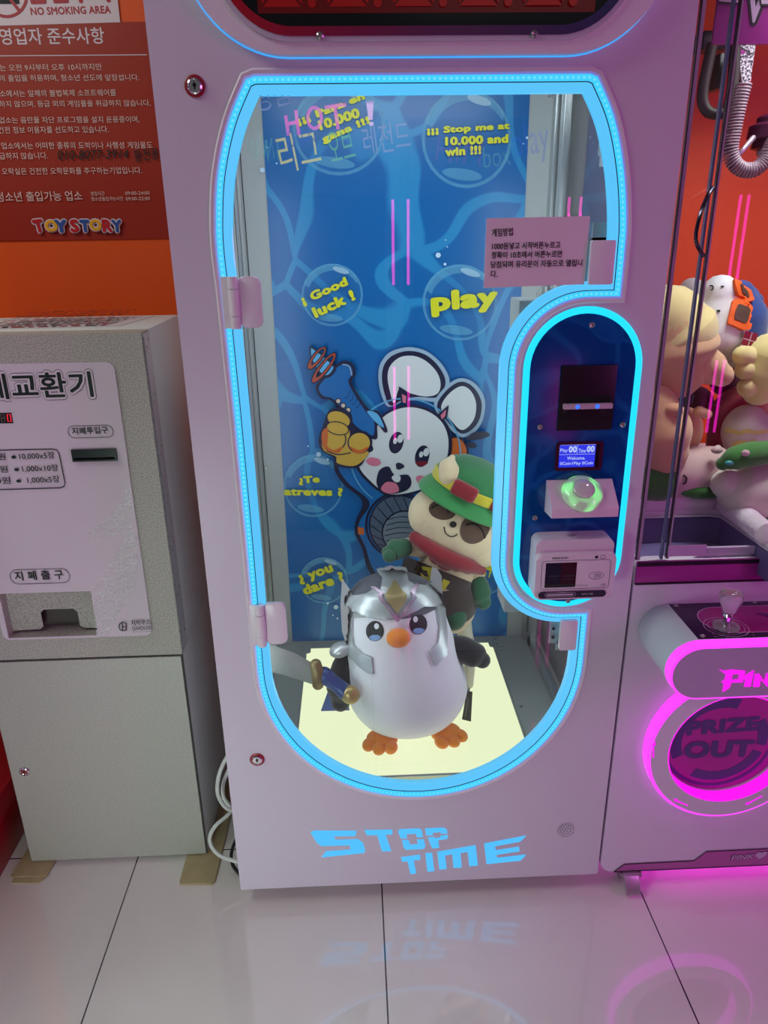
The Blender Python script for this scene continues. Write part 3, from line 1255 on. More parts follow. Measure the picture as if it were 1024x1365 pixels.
# ---- inside
FZ = .325
LP = [(-.277, .026), (.256, .026), (.256, .574), (-.277, .574)]
b = MB(Matrix.Translation((0, 0, FZ)))
b.prism([[(-.385, .03), (.376, .03), (.376, .604), (-.385, .604)], LP], -.02, 0)
b.box(-.285, -.281, .03, .60, 0, .004)
b.box(.261, .265, .03, .60, 0, .004)
b.prism(rrect(.246, .292, .545, .598, .008), 0, .0015)
b.prism(rrect(-.312, -.266, .545, .598, .008), 0, .0015)
b.done('inner_tray', GREYTR, machine, smooth=False)
b = MB(Matrix.Translation((0, 0, FZ)))
b.prism(LP, -.02, -.002)
b.done('light_panel', glow('light_panel', (246, 250, 206), 1.0), machine, label='glowing pale yellow light panel under the toys')
for x, y in ((.27, .585), (.27, .56), (-.29, .585), (-.29, .56), (.275, .26)):
    b = MB(Matrix.Translation((0, 0, FZ)))
    b.lathe([(.0035, 0), (.003, .003), (.0001, .003)], (x, y, .001), 10)
    b.done('tray_screw', STEEL, machine)
# side walls: metal on the left, clear pane in rails on the right
b = MB()
b.box(-.387, -.373, .03, .61, FZ, 1.80)
b.box(-.373, -.366, .44, .47, FZ, 1.80)
b.box(-.373, -.368, .56, .606, FZ, 1.80)
b.box(-.373, -.360, .03, .606, FZ, FZ + .03)
b.done('inner_wall', GREYIN, machine, smooth=False)
b = MB()
b.box(-.3662, -.3655, .432, .438, FZ + .03, 1.80)
b.box(-.3672, -.3668, .50, .505, FZ + .03, 1.80)
b.done('wall_seam', DARK, machine, smooth=False)
b = MB()
b.box(.350, .372, .575, .606, FZ, 1.80, .001)
b.box(.358, .374, .53, .560, FZ, 1.80, .001)
b.box(.358, .376, .03, .606, FZ, FZ + .028, .001)
b.box(.358, .376, .30, .42, FZ + .028, 1.80, .001) if False else None
b.done('side_rail', ALU, machine, smooth=False)
b = MB()
b.box(.366, .369, .03, .545, FZ + .02, 1.80)
b.done('side_pane', glass('side_pane', (.9, .93, .92), 1.4), machine)
b = MB()
b.box(.3965, .3985, .03, .60, FZ, 1.80)
b.done('side_lining', mat('mauve_grey_lining', (150, 128, 146), .6), machine)
b = MB()
b.box(-.39, .398, .03, .61, 1.79, 1.80)
b.done('inner_top', GREYIN, machine)
# wiring behind the pane
b = MB()
b.tube(catmull([(.385, .30, 1.79), (.384, .29, 1.62), (.386, .28, 1.55), (.388, .20, 1.50), (.389, .10, 1.47)], 8), .004, 8)
b.tube(catmull([(.388, .31, 1.79), (.387, .30, 1.62), (.389, .29, 1.55), (.39, .21, 1.49), (.39, .10, 1.455)], 8), .003, 8)
wr = b.done('wiring', mat('blue_grey_wire', (70, 78, 104), .5), machine)
b = MB()
b.box(.376, .392, .285, .325, 1.575, 1.625, .002)
b.box(.378, .391, .295, .318, 1.555, 1.575, .001)
b.done('wire_connector', WHITE2, wr)

# ---- printed back panel
BY = .604
b = MB()
b.box(-.366, .352, BY + .001, BY + .012, FZ - .01, 1.80)
b.done('back_frame', mat('white_grey_frame', (166, 170, 172), .4), machine)
b = MB(front(BY))
b.prism([(-.3205, FZ + .006), (.306, FZ + .002), (.295, 1.79), (-.3105, 1.79)], -.001, .0008)
bk = b.done('back_panel', water_print('blue_water_print', (0, 96, 166), (36, 132, 190), 3.6, .034, .050, .3, .34), machine, label='bright blue printed back panel with bubbles')
B = PL(front(BY - .001))
b = MB(front(BY - .001))
BUB1, BUB2, BUB3 = film('bubble_rim', (120, 200, 240), .35, .3), film('bubble_shine', (190, 225, 250), .55, .3), film('bubble_body', (60, 140, 210), .25, .3)
YEL = mat('yellow_print', (214, 210, 20), .4)
FOAM = mat('foam_dot', (190, 215, 240), .5)
for px, py, rx, ry in ((452, 172, 62, 62), (622, 185, 60, 66), (443, 393, 41, 42), (613, 403, 50, 51), (418, 647, 40, 42), (432, 773, 32, 31), (646, 760, 31, 32), (612, 440, 52, 18)):
    if ry == 18:
        continue
    b.poly(B.circ(px, py, rx, ry), BUB3)
    b.poly([B.circ(px, py, rx, ry), B.circ(px, py, rx * .93, ry * .93)[::-1]], BUB1)
    b.poly(B.circ(px, py, rx * .98, ry * .98, 0, 16, 200, 330) + B.circ(px + rx * .05, py + ry * .05, rx * .86, ry * .82, 0, 16, 200, 330)[::-1], BUB1)
    b.poly(B.circ(px + rx * .28, py - ry * .78, rx * .28, ry * .09, 18, 14), BUB2)
    b.poly(B.circ(px - rx * .1, py + ry * .72, rx * .45, ry * .12, 8, 14), BUB1)
for px, py, r in ((322, 282, 0), (350, 227, 3.4), (369, 218, 1.2), (357, 197, 1), (584, 340, 3.5), (593, 352, 2), (594, 320, 1), (596, 329, 1), (425, 605, 3.2), (411, 594, 1), (437, 612, 1.6), (448, 808, 3), (437, 803, 1.5), (444, 819, 1), (450, 823, 1.3), (702, 184, 1.8), (697, 192, 1)):
    if r:
        b.poly(B.circ(px, py, r, r, 0, 12), FOAM)
for s_, x0, y0, x1, y1, h in (('¡¡¡ Para en', 399, 170, 488, 135, 13), ('10.000', 427, 175, 481, 157, 14), ('gana !!!', 432, 194, 495, 167, 13),
                              ('¡¡¡ Stop me at', 569, 182, 679, 175, 12), ('10.000 and', 593, 195, 677, 191, 12), ('win !!!', 593, 209, 641, 206, 12),
                              ('¡ Good', 406, 409, 466, 382, 15), ('luck !', 421, 424, 475, 399, 15), ('play', 575, 423, 664, 414, 34),
                              ('¿Te', 399, 646, 427, 644, 12), ('atreves ?', 379, 659, 457, 660, 11), ('¿ you', 402, 779, 447, 763, 14), ('dare ?', 407, 792, 461, 772, 14),
                              ('una', 634, 754, 656, 760, 8), ('e !', 641, 766, 652, 768, 9)):
    B.text(b, s_, YEL, x0, y0, x1, y1, h, .06)
# cartoon astronaut in flat print
NAVY, CW, CWS = mat('navy_print', (18, 22, 56), .35), mat('white_print', (206, 208, 214), .35), mat('pale_grey_print', (150, 172, 196), .35)
CB, CBL, CGD, CGD2, CRD = mat('blue_suit_print', (4, 98, 168), .35), mat('light_blue_print', (90, 170, 220), .35), mat('gold_print', (196, 158, 62), .35), mat('orange_print', (196, 96, 34), .35), mat('rust_print', (172, 66, 36), .35)
CPK, CGY, CGY2 = mat('pink_print', (206, 112, 140), .35), mat('slate_print', (74, 88, 112), .35), mat('grey_print', (104, 116, 134), .35)


def cq(pts, k=6, closed=True):
    P = [Vector((380 + .293 * x, 440 + .293 * y, 0)) for x, y in pts]
    if k:
        P = catmull(P, k, closed)
    return [B.q(p.x, p.y) for p in P]


def cell_(x, y, rx, ry, rot, m, o=None):
    if o:
        b.poly(B.circ(380 + .293 * x, 440 + .293 * y, (rx + o) * .293, (ry + o) * .293, rot), NAVY)
    b.poly(B.circ(380 + .293 * x, 440 + .293 * y, rx * .293, ry * .293, rot), m)


ear1 = [(470, 345), (438, 290), (424, 210), (436, 145), (480, 96), (560, 75), (640, 92), (708, 148), (746, 222), (728, 290), (690, 322), (610, 315), (540, 320)]
ear1b = [(480, 340), (452, 285), (440, 210), (452, 152), (490, 112), (560, 92), (635, 108), (694, 158), (728, 226), (712, 280), (680, 304), (610, 300), (540, 310)]
ear1c = [(496, 330), (478, 280), (466, 212), (478, 160), (520, 122), (580, 114), (640, 138), (690, 190), (706, 246), (690, 286), (640, 298), (570, 284), (520, 262)]
for L, m_ in ((ear1, CWS), (ear1b, NAVY), (ear1c, CW)):
    b.poly(cq(L), m_)
ear2 = [(676, 340), (720, 262), (790, 216), (860, 238), (906, 312), (898, 400), (862, 458), (800, 482), (735, 430)]
ear2b = [(690, 345), (728, 275), (792, 232), (850, 252), (890, 318), (884, 396), (850, 446), (800, 466), (745, 420)]
ear2c = [(708, 352), (738, 292), (796, 252), (840, 270), (866, 326), (860, 392), (830, 436), (796, 448), (752, 405)]
for L, m_ in ((ear2, CWS), (ear2b, NAVY), (ear2c, CW)):
    b.poly(cq(L), m_)
# suit and arm
suit = [(228, 600), (262, 690), (350, 770), (322, 860), (318, 920), (350, 985), (382, 1090), (470, 1180), (600, 1210), (720, 1150), (790, 980), (820, 820), (790, 640), (740, 560), (560, 600), (380, 560)]
b.poly(cq(suit), NAVY)
suit2 = [(248, 604), (284, 686), (384, 776), (340, 862), (336, 915), (366, 980), (400, 1080), (475, 1160), (600, 1190), (706, 1136), (772, 976), (800, 820), (772, 650), (730, 580), (560, 620), (380, 580)]
b.poly(cq(suit2), CB)
cell_(775, 545, 48, 60, -10, CGD2, 10)
cell_(880, 650, 62, 60, 0, mat('violet_navy_print', (44, 34, 84), .35), 8)
b.poly(cq([(330, 888), (358, 893), (360, 924), (334, 922)], 0), CGD2)
cell_(515, 880, 140, 140, 0, CB, 12)
cell_(515, 880, 128, 132, 0, CGY, 8)
cell_(545, 915, 100, 96, 0, CGY2, 7)
for k in range(-6, 6):
    a = k * PI / 9 + PI
    b.stroke(cq([(515 + 126 * math.cos(a), 880 + 130 * math.sin(a)), (545 + 104 * math.cos(a), 915 + 100 * math.sin(a))], 0), .0022, NAVY)
for k in range(7):
    y = 845 + k * 24
    b.stroke(cq([(452 + abs(k - 3) * 4, y + 10), (530, y - 4), (632, y + 8)], 5, False), .0022, NAVY)
# helmet ring
b.stroke([B.q(380 + .293 * (545 + 250 * math.cos(t)), 440 + .293 * (555 + 250 * math.sin(t))) for t in [PI * .70 + k * PI * 1.36 / 40 for k in range(41)]], .0042, film('helmet_ring', (90, 170, 220), .7))
# head
head = [(400, 540), (392, 505), (404, 450), (440, 395), (500, 358), (570, 345), (650, 365), (712, 415), (740, 490), (732, 580), (694, 655), (652, 700), (560, 732), (478, 738), (428, 712), (400, 690), (352, 640), (335, 600), (352, 565)]
b.poly(cq([(565 + (x - 545) * 1.07 - 18, 545 + (y - 545) * 1.06) for x, y in head]), NAVY)
b.poly(cq(head), CW)
for L in ([(515, 250), (560, 280), (556, 330), (528, 326)], [(690, 380), (742, 335), (735, 390), (712, 410)]):
    b.poly(cq(L, 0), NAVY)
b.poly(cq([(530, 285), (550, 295), (548, 326), (534, 324)], 0), CPK)
b.poly(cq([(704, 382), (730, 355), (726, 384), (712, 400)], 0), CPK)
for x, y, rot in ((505, 505, 14), (622, 566, 14)):
    cell_(x, y, 32, 50, rot, NAVY)
    cell_(x + 18, y - 18, 13, 19, rot, CW)
    cell_(x - 5, y - 8, 9, 14, rot, CW)
b.poly(cq([(592, 590), (648, 590), (625, 612), (602, 606)]), mat('maroon_print', (110, 24, 44), .35))
b.poly(cq([(504, 600), (522, 596), (542, 612), (520, 626), (506, 622)]), NAVY)
cell_(402, 591, 33, 19, 10, CPK)
cell_(624, 676, 33, 20, 28, CPK)
b.poly(cq([(416, 690), (428, 630), (468, 612), (488, 640), (505, 652), (556, 650), (573, 682), (556, 716), (500, 735), (446, 728)]), NAVY)
b.poly(cq([(436, 710), (462, 682), (504, 690), (516, 722), (480, 734), (450, 728)]), CPK)
b.poly(cq([(484, 662), (504, 646), (524, 660), (518, 680), (500, 682)]), CW)
# ray gun
gun = [(142, 262), (160, 222), (230, 156), (272, 134), (310, 150), (322, 196), (304, 236), (380, 352), (424, 362), (464, 444), (452, 458), (420, 424), (418, 486), (380, 480), (310, 440), (216, 318), (168, 306)]
b.poly(cq(gun, 4), NAVY)
b.poly(cq([(155, 262), (172, 228), (236, 166), (272, 148), (300, 160), (308, 194), (290, 238), (368, 366), (404, 410), (402, 470), (376, 462), (318, 424), (226, 312), (176, 294)], 4), CB)
b.poly(cq([(372, 362), (420, 374), (450, 436), (412, 412)], 3), CBL)
b.poly(cq([(112, 72), (132, 74), (226, 150), (228, 186), (190, 214), (152, 190), (120, 130)], 3), NAVY)
b.poly(cq([(120, 82), (134, 86), (214, 152), (214, 180), (188, 200), (158, 180), (126, 128)], 3), CBL)
for cx_, cy_, rx_, ry_ in ((146, 122, 66, 25), (178, 166, 88, 26)):
    o_ = B.circ(380 + .293 * cx_, 440 + .293 * cy_, rx_ * .293, ry_ * .293, -52)
    i_ = B.circ(380 + .293 * (cx_ + 4), 440 + .293 * (cy_ - 6), rx_ * .6 * .293, ry_ * .34 * .293, -52)
    b.poly([o_, i_[::-1]], NAVY)
    o_ = B.circ(380 + .293 * cx_, 440 + .293 * cy_, (rx_ - 6) * .293, (ry_ - 6) * .293, -52)
    b.poly([o_, B.circ(380 + .293 * (cx_ + 4), 440 + .293 * (cy_ - 6), rx_ * .72 * .293, ry_ * .5 * .293, -52)[::-1]], CRD)
for k, (x, y) in enumerate(((282, 282), (298, 298), (314, 312), (328, 326))):
    b.stroke(cq([(x - 8, y + 22), (x + 8, y + 10), (x + 14, y - 14)], 4, False), .0014, NAVY)
for x, y in ((243, 316), (265, 336), (288, 356)):
    cell_(x, y, 9, 9, 0, mat('beige_print', (206, 186, 170), .35), 4)
b.stroke(cq([(262, 150), (292, 160), (304, 200)], 5, False), .003, CWS)
# fist
b.poly(cq([(168, 540), (154, 490), (172, 430), (200, 360), (250, 344), (302, 376), (310, 440), (372, 456), (396, 500), (372, 560), (330, 616), (228, 606), (222, 572)]), NAVY)
cell_(245, 398, 52, 34, 20, CGD)
b.poly(cq([(180, 540), (166, 490), (184, 442), (220, 408), (290, 440), (300, 520), (380, 545), (322, 606), (240, 596), (232, 566)]), CGD)
cell_(222, 488, 52, 50, 0, CGD, 6)
cell_(338, 503, 48, 44, 0, CGD, 6)
cell_(240, 438, 48, 26, 12, CGD, 5)
b.poly(cq([(296, 520), (338, 536), (378, 520), (360, 546), (320, 550)]), CGD2)
b.poly(cq([(186, 512), (220, 536), (262, 520), (244, 548), (200, 540)]), CGD2)
b.poly(cq([(172, 450), (196, 440), (192, 520), (180, 530), (168, 490)]), CGD2)
b.stroke(cq([(190, 540), (240, 556), (300, 548)], 5, False), .003, NAVY)
# little flying drops
for L in ([(820, 490), (850, 458), (905, 452), (925, 470), (880, 488)], [(812, 512), (850, 500), (868, 518), (845, 528)]):
    b.poly(cq(L), NAVY)
b.done('back_print', None, bk, smooth=False)
for px, py in ((739, 128), (354, 624), (718, 393), (691, 802), (733, 127)):
    p = at(px, py, y=BY)
    b = MB(front(BY))
    b.lathe([(.0045, 0), (.003, .002), (.0001, .0022)], (p.x, p.z, 0), 12)
    b.done('frame_screw', STEEL, machine)
# white pillar box behind the control plate, reaching into the case
b = MB()
b.box(.205, .30, .035, .12, .70, 1.325, .002) if False else None
b.box(.168, .372, .025, .10, .722, 1.327, .002)
b.done('control_box', GREYIN, machine)

# ------------------------------------------------------------------ paper taped to the glass
pc = [at(*q, y=.006) for q in ((649, 291), (787, 288), (779, 379), (645, 384))]
paper = thing('paper_notice', 'pink looking paper sheet with printed game instructions taped on the glass door', 'paper notice', (sum(p.x for p in pc) / 4, .006, sum(p.z for p in pc) / 4))
NP = PL(front(.0035))
b = MB(front(.0045))
b.prism([NP.q(*q) for q in ((645, 384), (779, 379), (787, 288), (649, 291))], -.0004, .0004)
b.done('sheet', mat('notice_paper', (232, 216, 224), .7), paper, smooth=False)
b = MB(front(.0037))
INKB = mat('black_ink', (14, 12, 18), .6)
for s_, x0, y0, x1, y1, h in (('게임방법', 656, 316, 684, 314, 11), ('1000원넣고 시작버튼누르고', 656, 333, 747, 331, 9.5), ('정확이 10초에서 버튼누르면', 655, 345, 749, 343, 9.5), ('당첨되며 유리문이 자동으로 열립니', 654, 357.5, 776, 355, 9.5), ('다.', 654, 370, 663, 370, 9.5)):
    NP.text(b, s_, INKB, x0, y0, x1, y1, h, .02)
b.done('lettering', None, paper, smooth=False)
b = MB(front(.005))
TAPE = glass('clear_tape', (.95, .95, .95), 1.6, .05)
b.poly(NP.qs([(752, 300), (792, 298), (791, 282), (755, 284)]), TAPE)
b.done('tape', None, paper, smooth=False)

# ------------------------------------------------------------------ plush toys in the case


def plush(name, rgb, scale=140, sheen=.35, rough=.85):
    return mat(name, rgb, rough, sheen=sheen, bump=(scale * 3, .25), spec=.2)


P_WHITE, P_BLACK, P_ORANGE = plush('white_plush', (232, 228, 236)), plush('black_plush', (20, 22, 26)), plush('orange_plush', (236, 134, 28))
SATIN = mat('silver_satin', (196, 200, 202), .34, .45, bump=(24, .35))
SATIN_G = mat('gold_satin', (176, 152, 96), .35, .5, bump=(30, .3))
SATIN_B = mat('blue_satin', (34, 62, 124), .35, bump=(30, .3))
HOLO = mat('pearly_trim', (206, 180, 200), .25, .6)

pen = thing('penguin_plush', 'big white penguin plush in a silver helmet standing on the glowing panel', 'plush toy', (-.014, .19, FZ - .002))
PC = Vector((-.0155, .197, 0))
prof = [(0, .338), (.045, .336), (.082, .345), (.112, .366), (.133, .40), (.142, .44), (.140, .48), (.132, .525), (.123, .565), (.115, .60), (.109, .63), (.101, .655), (.086, .678), (.058, .695), (.026, .703), (0, .704)]
prof = [(p.x, p.y) for p in catmull([Vector((r, z, 0)) for r, z in prof], 3)]
b = MB()
rings = []
for r, z in prof:
    r = max(r, 1e-4)
    k = max(0, min(1, (z - .5) / .25))
    ring = []
    for j in range(48):
        a = 2 * PI * j / 48
        x, y = math.cos(a), math.sin(a)
        flat = .86 if y < 0 else .80
        ring.append(Vector((PC.x + r * x + max(0, z - .44) * -.115, PC.y + r * flat * y + k * .012, z)))
    rings.append(ring)
b.use(P_WHITE)
b.skin(rings)
b.use(P_BLACK)
for f in b.bm.faces:
    c_ = f.calc_center_median()
    if c_.y > PC.y + .035:
        f.material_index = 1
body = b.done('body', None, pen)
pb = bvh_of(body)
# feet
for px, py, rot in ((508, 990, 14), (598, 981, -24)):
    g = at(px, py, z=FZ + .012)
    b = MB(Matrix.Translation((g.x, g.y, FZ)) @ Matrix.Rotation(math.radians(-rot if rot > 0 else -rot), 4, 'Z'))
    b.ell((0, .012, .014), (.037, .032, .015))
    for dx, dy in ((-.026, -.012), (0, -.020), (.026, -.012)):
        b.ell((dx, dy, .012), (.0155, .020, .0125), seg=16)
    b.done('foot', P_ORANGE, pen)
# beak
g = at(531, 846, y=.10)
b = MB()
hit = pb.ray_cast(CAM, ray(531, 848).normalized())[0]
b.ell(hit + Vector((0, -.008, 0)), (.0265, .020, .0215))
b.done('beak', P_ORANGE, pen)
# eyes
EYEB, EYEW, EYEL = mat('eye_black', (18, 20, 24), .5), mat('eye_white', (232, 232, 238), .5), mat('eye_blue', (130, 164, 214), .5)


def el(px, py, rx, ry, rot=0, n=24):
    c, s = math.cos(math.radians(rot)), math.sin(math.radians(rot))
    return [(px + c * rx * math.cos(2 * PI * i / n) - s * ry * math.sin(2 * PI * i / n), py + s * rx * math.cos(2 * PI * i / n) + c * ry * math.sin(2 * PI * i / n)) for i in range(n)]


for px, py in ((500, 841), (557.5, 832)):
    e = wrap(pb, el(px, py, 11.8, 13.5, 5), EYEB, 'eye', pen, .0012)
    wrap(pb, el(px + (2.5 if px < 520 else -4), py - 6.5, 3.2, 4), EYEW, 'eye_glint', e, .002)
    sgn = 1
    wrap(pb, [(px - 8, py + 8), (px - 3, py + 5), (px + 4, py + 5), (px + 8.5, py + 7.5), (px + 5, py + 11.5), (px - 1, py + 12.8), (px - 5, py + 11.5)], EYEL, 'eye_shade', e, .0018)


def c4(pts):
    return [(340 + .3516 * x, 740 + .3516 * y) for x, y in pts]


# helmet: cap over the head, band with horns, cheek guards, front crest with a gem
b = MB()
rings = []
for r, z in [(.109, .662), (.102, .676), (.085, .697), (.057, .713), (.026, .721), (0, .722)]:
    r = max(r, 1e-4)
    rings.append([Vector((PC.x - .03 + r * math.cos(2 * PI * j / 48), PC.y + .014 + r * .84 * math.sin(2 * PI * j / 48), z)) for j in range(48)])
b.skin(rings)
helm = b.done('helmet', mat('grey_felt', (96, 98, 106), .7), pen)
hb = bvh_of(body, helm)
band = wrap(hb, c4([(374, 240), (372, 205), (330, 240), (324, 190), (330, 90), (350, 115), (376, 155), (420, 150), (455, 132), (480, 150), (580, 150), (608, 112), (640, 118), (662, 104), (672, 44), (690, 50), (708, 80), (712, 190), (720, 300), (690, 250), (684, 196), (640, 196), (600, 216), (560, 236), (480, 244), (420, 236)]), SATIN, 'helmet_band', helm, .004, .005, .185, 5)
wrap(hb, c4([(324, 190), (374, 205), (374, 300), (380, 340), (410, 372), (446, 386), (452, 448), (430, 444), (394, 416), (366, 384), (346, 340), (330, 290)]), SATIN, 'cheek_guard', helm, .006, .005, .16, 5)
wrap(hb, c4([(684, 196), (712, 190), (722, 300), (722, 376), (700, 400), (680, 420), (660, 366), (690, 330), (696, 270)]), SATIN, 'cheek_guard', helm, .006, .005, .16, 5)
crest = wrap(hb, c4([(478, 150), (486, 92), (464, 68), (490, 58), (512, 38), (560, 56), (578, 62), (572, 84), (580, 110), (612, 128), (596, 160), (600, 166), (540, 254), (470, 164), (476, 158), (446, 136)]), SATIN, 'helmet_crest', helm, .010, .006, .12, 5)
wrap(hb, c4([(446, 136), (478, 158), (470, 164), (540, 254), (604, 166), (594, 160), (612, 128), (602, 124), (582, 152), (592, 162), (540, 236), (484, 166), (494, 158), (462, 134)]), HOLO, 'crest_trim', helm, .0175, .003, .12, 5)
wrap(hb, c4([(528, 112), (572, 166), (538, 222), (494, 164)]), mat('gold_gem', (176, 160, 112), .35, .4), 'gem', helm, .0165, .004, .12, 5)
# wings
b = MB()
b.limb([(-.128, .20, .545), (-.155, .188, .50), (-.165, .175, .455), (-.172, .165, .425)], [.022, .036, .040, .022], 18)
b.ell((-.150, .182, .49), (.034, .022, .05), Matrix.Rotation(.35, 3, 'Y'))
b.done('wing', P_BLACK, pen)
b = MB()
p0, p1, p2, p3 = at(598, 858, y=.20), at(618, 866, y=.19), at(634, 874, y=.18), at(643, 880, y=.175)
b.limb([p0, p1, p2, p3], [.022, .031, .029, .019], 18)
b.done('wing', P_BLACK, pen)
p = at(454, 866, y=.17)
b = MB()
b.ell(p, (.026, .022, .017), Matrix.Rotation(-.3, 3, 'Y'))
b.done('shoulder_pad', SATIN, pen)
# cape corner
b = MB()
c0 = [at(*q, y=.235) for q in ((440, 915), (462, 930), (466, 947), (428, 948))]
b.skin([[p + Vector((0, 0, 0)) for p in c0], [p + Vector((0, .006, 0)) for p in c0]])
b.done('cape', mat('blue_cape_satin', (40, 82, 168), .35, bump=(20, .4)), pen)
b = MB()
b.limb([at(606, 884, y=.235), at(616, 905, y=.23), at(623, 925, y=.225)], [.008, .009, .006], 8)
b.done('cape_edge', SATIN_B, pen)
# sword
A = [at(*q, y=.125) for q in ((345, 874), (385, 886), (418, 900))]
b = MB()
rings = []
for p, h, t in ((at(336, 868, y=.10), .030, .010), (at(352, 875, y=.105), .034, .012), (at(385, 885, y=.115), .030, .013), (at(424, 902, y=.125), .022, .012)):
    d = (at(424, 902, y=.125) - at(352, 875, y=.105)).normalized()
    n_ = Vector((0, -1, 0))
    u_ = d.cross(n_).normalized()
    rings.append([p + u_ * h * math.cos(2 * PI * k / 16) + n_ * t * math.sin(2 * PI * k / 16) for k in range(16)])
b.skin(rings)
sw = b.done('toy_sword', mat('grey_felt_blade', (132, 136, 128), .65, sheen=.2, bump=(60, .2)), pen, label='stuffed grey sword under the wing')
b = MB()
g0, g1 = at(421, 886, y=.118), at(424, 912, y=.118)
b.limb([g0, (g0 + g1) / 2 + Vector((.003, -.006, 0)), g1], [.013, .015, .013], 16)
b.done('sword_guard', mat('bronze_satin', (124, 104, 66), .4, .4, bump=(40, .4)), sw)
b = MB()
b.limb([at(432, 900, y=.118), at(448, 912, y=.112), at(460, 922, y=.106)], [.019, .0165, .0185], 16)
b.done('sword_grip', SATIN_B, sw)
b = MB()
b.ell(at(467, 926, y=.100), (.021, .018, .022), Matrix.Rotation(-.6, 3, 'Y'))
b.done('sword_pommel', SATIN_G, sw)
# hang tag
b = MB()
t0, t1 = at(626, 917, y=.215), at(624, 960, y=.20)
b.limb([t0, t1], [.0012, .0012], 6)
q = [at(*s_, y=.205) for s_ in ((622, 922), (630, 922), (628, 962), (616, 959))]
b.skin([q, [v + Vector((0, .001, 0)) for v in q]])
tg = b.done('care_tag', mat('black_tag', (34, 34, 36), .6), pen)
b = MB(front(.2045))
TP = PL(front(.2045))
b.text('PLUSH', mat('tag_ink', (150, 150, 150), .6), TP.q(619, 956), TP.q(623, 926), .004, .01) if False else None
for k in range(4):
    b.stroke(TP.qs([(619.5 + k * .6, 957 - k), (623.5 + k * .6, 928 + k)]), .0005, mat('tag_ink', (120, 120, 120), .6))
b.done('tag_print', None, tg, smooth=False)

# second toy, leaning behind the penguin in a green hat
CREAM, BRN, GRN, RED, DKB, YLW = plush('cream_plush', (226, 200, 164)), plush('brown_plush', (92, 66, 50)), plush('green_plush', (44, 112, 62)), plush('red_plush', (140, 18, 32)), plush('dark_brown_plush', (60, 48, 42)), plush('yellow_felt', (206, 186, 44))
GRN2 = plush('dark_green_plush', (36, 92, 60))
YT = .36
hatted = thing('animal_plush', 'cream animal plush in a green hat and red scarf leaning behind the penguin', 'plush toy', at(606, 815, y=YT))
hc = at(611, 699, y=YT)
tilt = Matrix.Rotation(math.radians(25), 3, 'Y')
b = MB()
b.ell(hc, (.122, .085, .086), tilt, 40, 24)
c1 = at(648, 732, y=YT + .0)
b.ell(at(636, 722, y=YT), (.072, .066, .062), tilt, 28, 16)
b.ell(at(577, 684, y=YT), (.058, .062, .062), tilt, 28, 16)
hd = b.done('head', CREAM, hatted)
hb2 = bvh_of(hd)
# trunk
b = MB()
b.limb([at(606, 735, y=YT + .01), at(594, 762, y=YT), at(590, 790, y=YT - .005), at(600, 812, y=YT - .01)], [.062, .072, .074, .062], 28)
tr = b.done('trunk', CREAM, hatted)
tb = bvh_of(tr)
b = MB()
b.tube([at(589, 775, y=YT - .001), at(590, 786, y=YT - .004), at(598, 804, y=YT - .009), at(606, 822, y=YT - .014), at(610, 832, y=YT - .016)], [.0765, .079, .076, .058, .03], 28)
b.done('shorts', DKB, hatted)
sb = bvh_of(tr, bpy.data.objects[hatted.children[-1].name])
bl = wrap(sb, [(538, 745), (545, 743), (628, 776), (622, 795), (534, 762)], BLACKM, 'belt', hatted, .003, .003, YT - .05, 5)
bl.data.materials[0] = DKB
for q in ([(556, 752), (562, 754), (558, 766), (552, 764)], [(591, 771), (599, 774), (593, 786), (587, 783)]):
    wrap(sb, q, YLW, 'belt_loop', bl, .0075, .002, YT - .05, 5)
wrap(sb, [(564, 755), (578, 757), (582, 775), (566, 774), (564, 764), (568, 768), (574, 769), (572, 761), (567, 760)], YLW, 'belt_buckle', bl, .008, .002, YT - .05, 4)
# scarf
b = MB()
pts = [at(x, y, y=yy) for x, y, yy in ((553, 716, YT - .035), (572, 730, YT - .068), (595, 744, YT - .078), (618, 752, YT - .074), (642, 760, YT - .035))]
b.limb(pts, [.014, .018, .022, .019, .012], 16)
for x, y, r, yy in ((584, 742, .021, .074), (596, 749, .023, .078), (610, 752, .019, .074), (624, 757, .015, .062), (565, 727, .016, .058)):
    b.ell(at(x, y, y=YT - yy), (r, .012, r), seg=16)
b.done('scarf', RED, hatted)
# arms
b = MB()
b.limb([at(562, 731, y=YT - .01), at(545, 729, y=YT - .02), at(533, 731, y=YT - .03)], [.023, .022, .022], 16)
am = b.done('arm', CREAM, hatted)
b = MB()
b.limb([at(538, 730, y=YT - .03), at(526, 733, y=YT - .035), at(516, 736, y=YT - .04)], [.0235, .026, .013], 18)
b.ell(at(519, 741, y=YT - .055), (.016, .016, .016))
b.done('mitten', GRN2, am)
b = MB()
b.limb([at(630, 765, y=YT - .005), at(634, 775, y=YT - .015), at(637, 786, y=YT - .025)], [.024, .026, .025], 16)
am = b.done('arm', CREAM, hatted)
b = MB()
b.limb([at(637, 780, y=YT - .025), at(640, 793, y=YT - .03), at(644, 802, y=YT - .035)], [.0265, .0285, .020], 18)
b.done('mitten', GRN2, am)
# feet and the leg that hangs down
b = MB()
b.ell(at(605, 821, y=YT - .055), (.032, .036, .036), Matrix.Rotation(.2, 3, 'Y'))
b.done('foot', GRN2, hatted)
b = MB()
b.limb([at(612, 822, y=YT + .0), at(622, 850, y=YT - .01), at(626, 880, y=YT - .03), at(625, 912, y=YT - .05)], [.030, .018, .014, .012], 14)
b.done('leg', plush('pale_cream_plush', (214, 206, 184)), hatted)
b = MB()
b.ell(at(520, 768, y=YT - .02), (.03, .03, .024))
b.done('foot', GRN2, hatted)
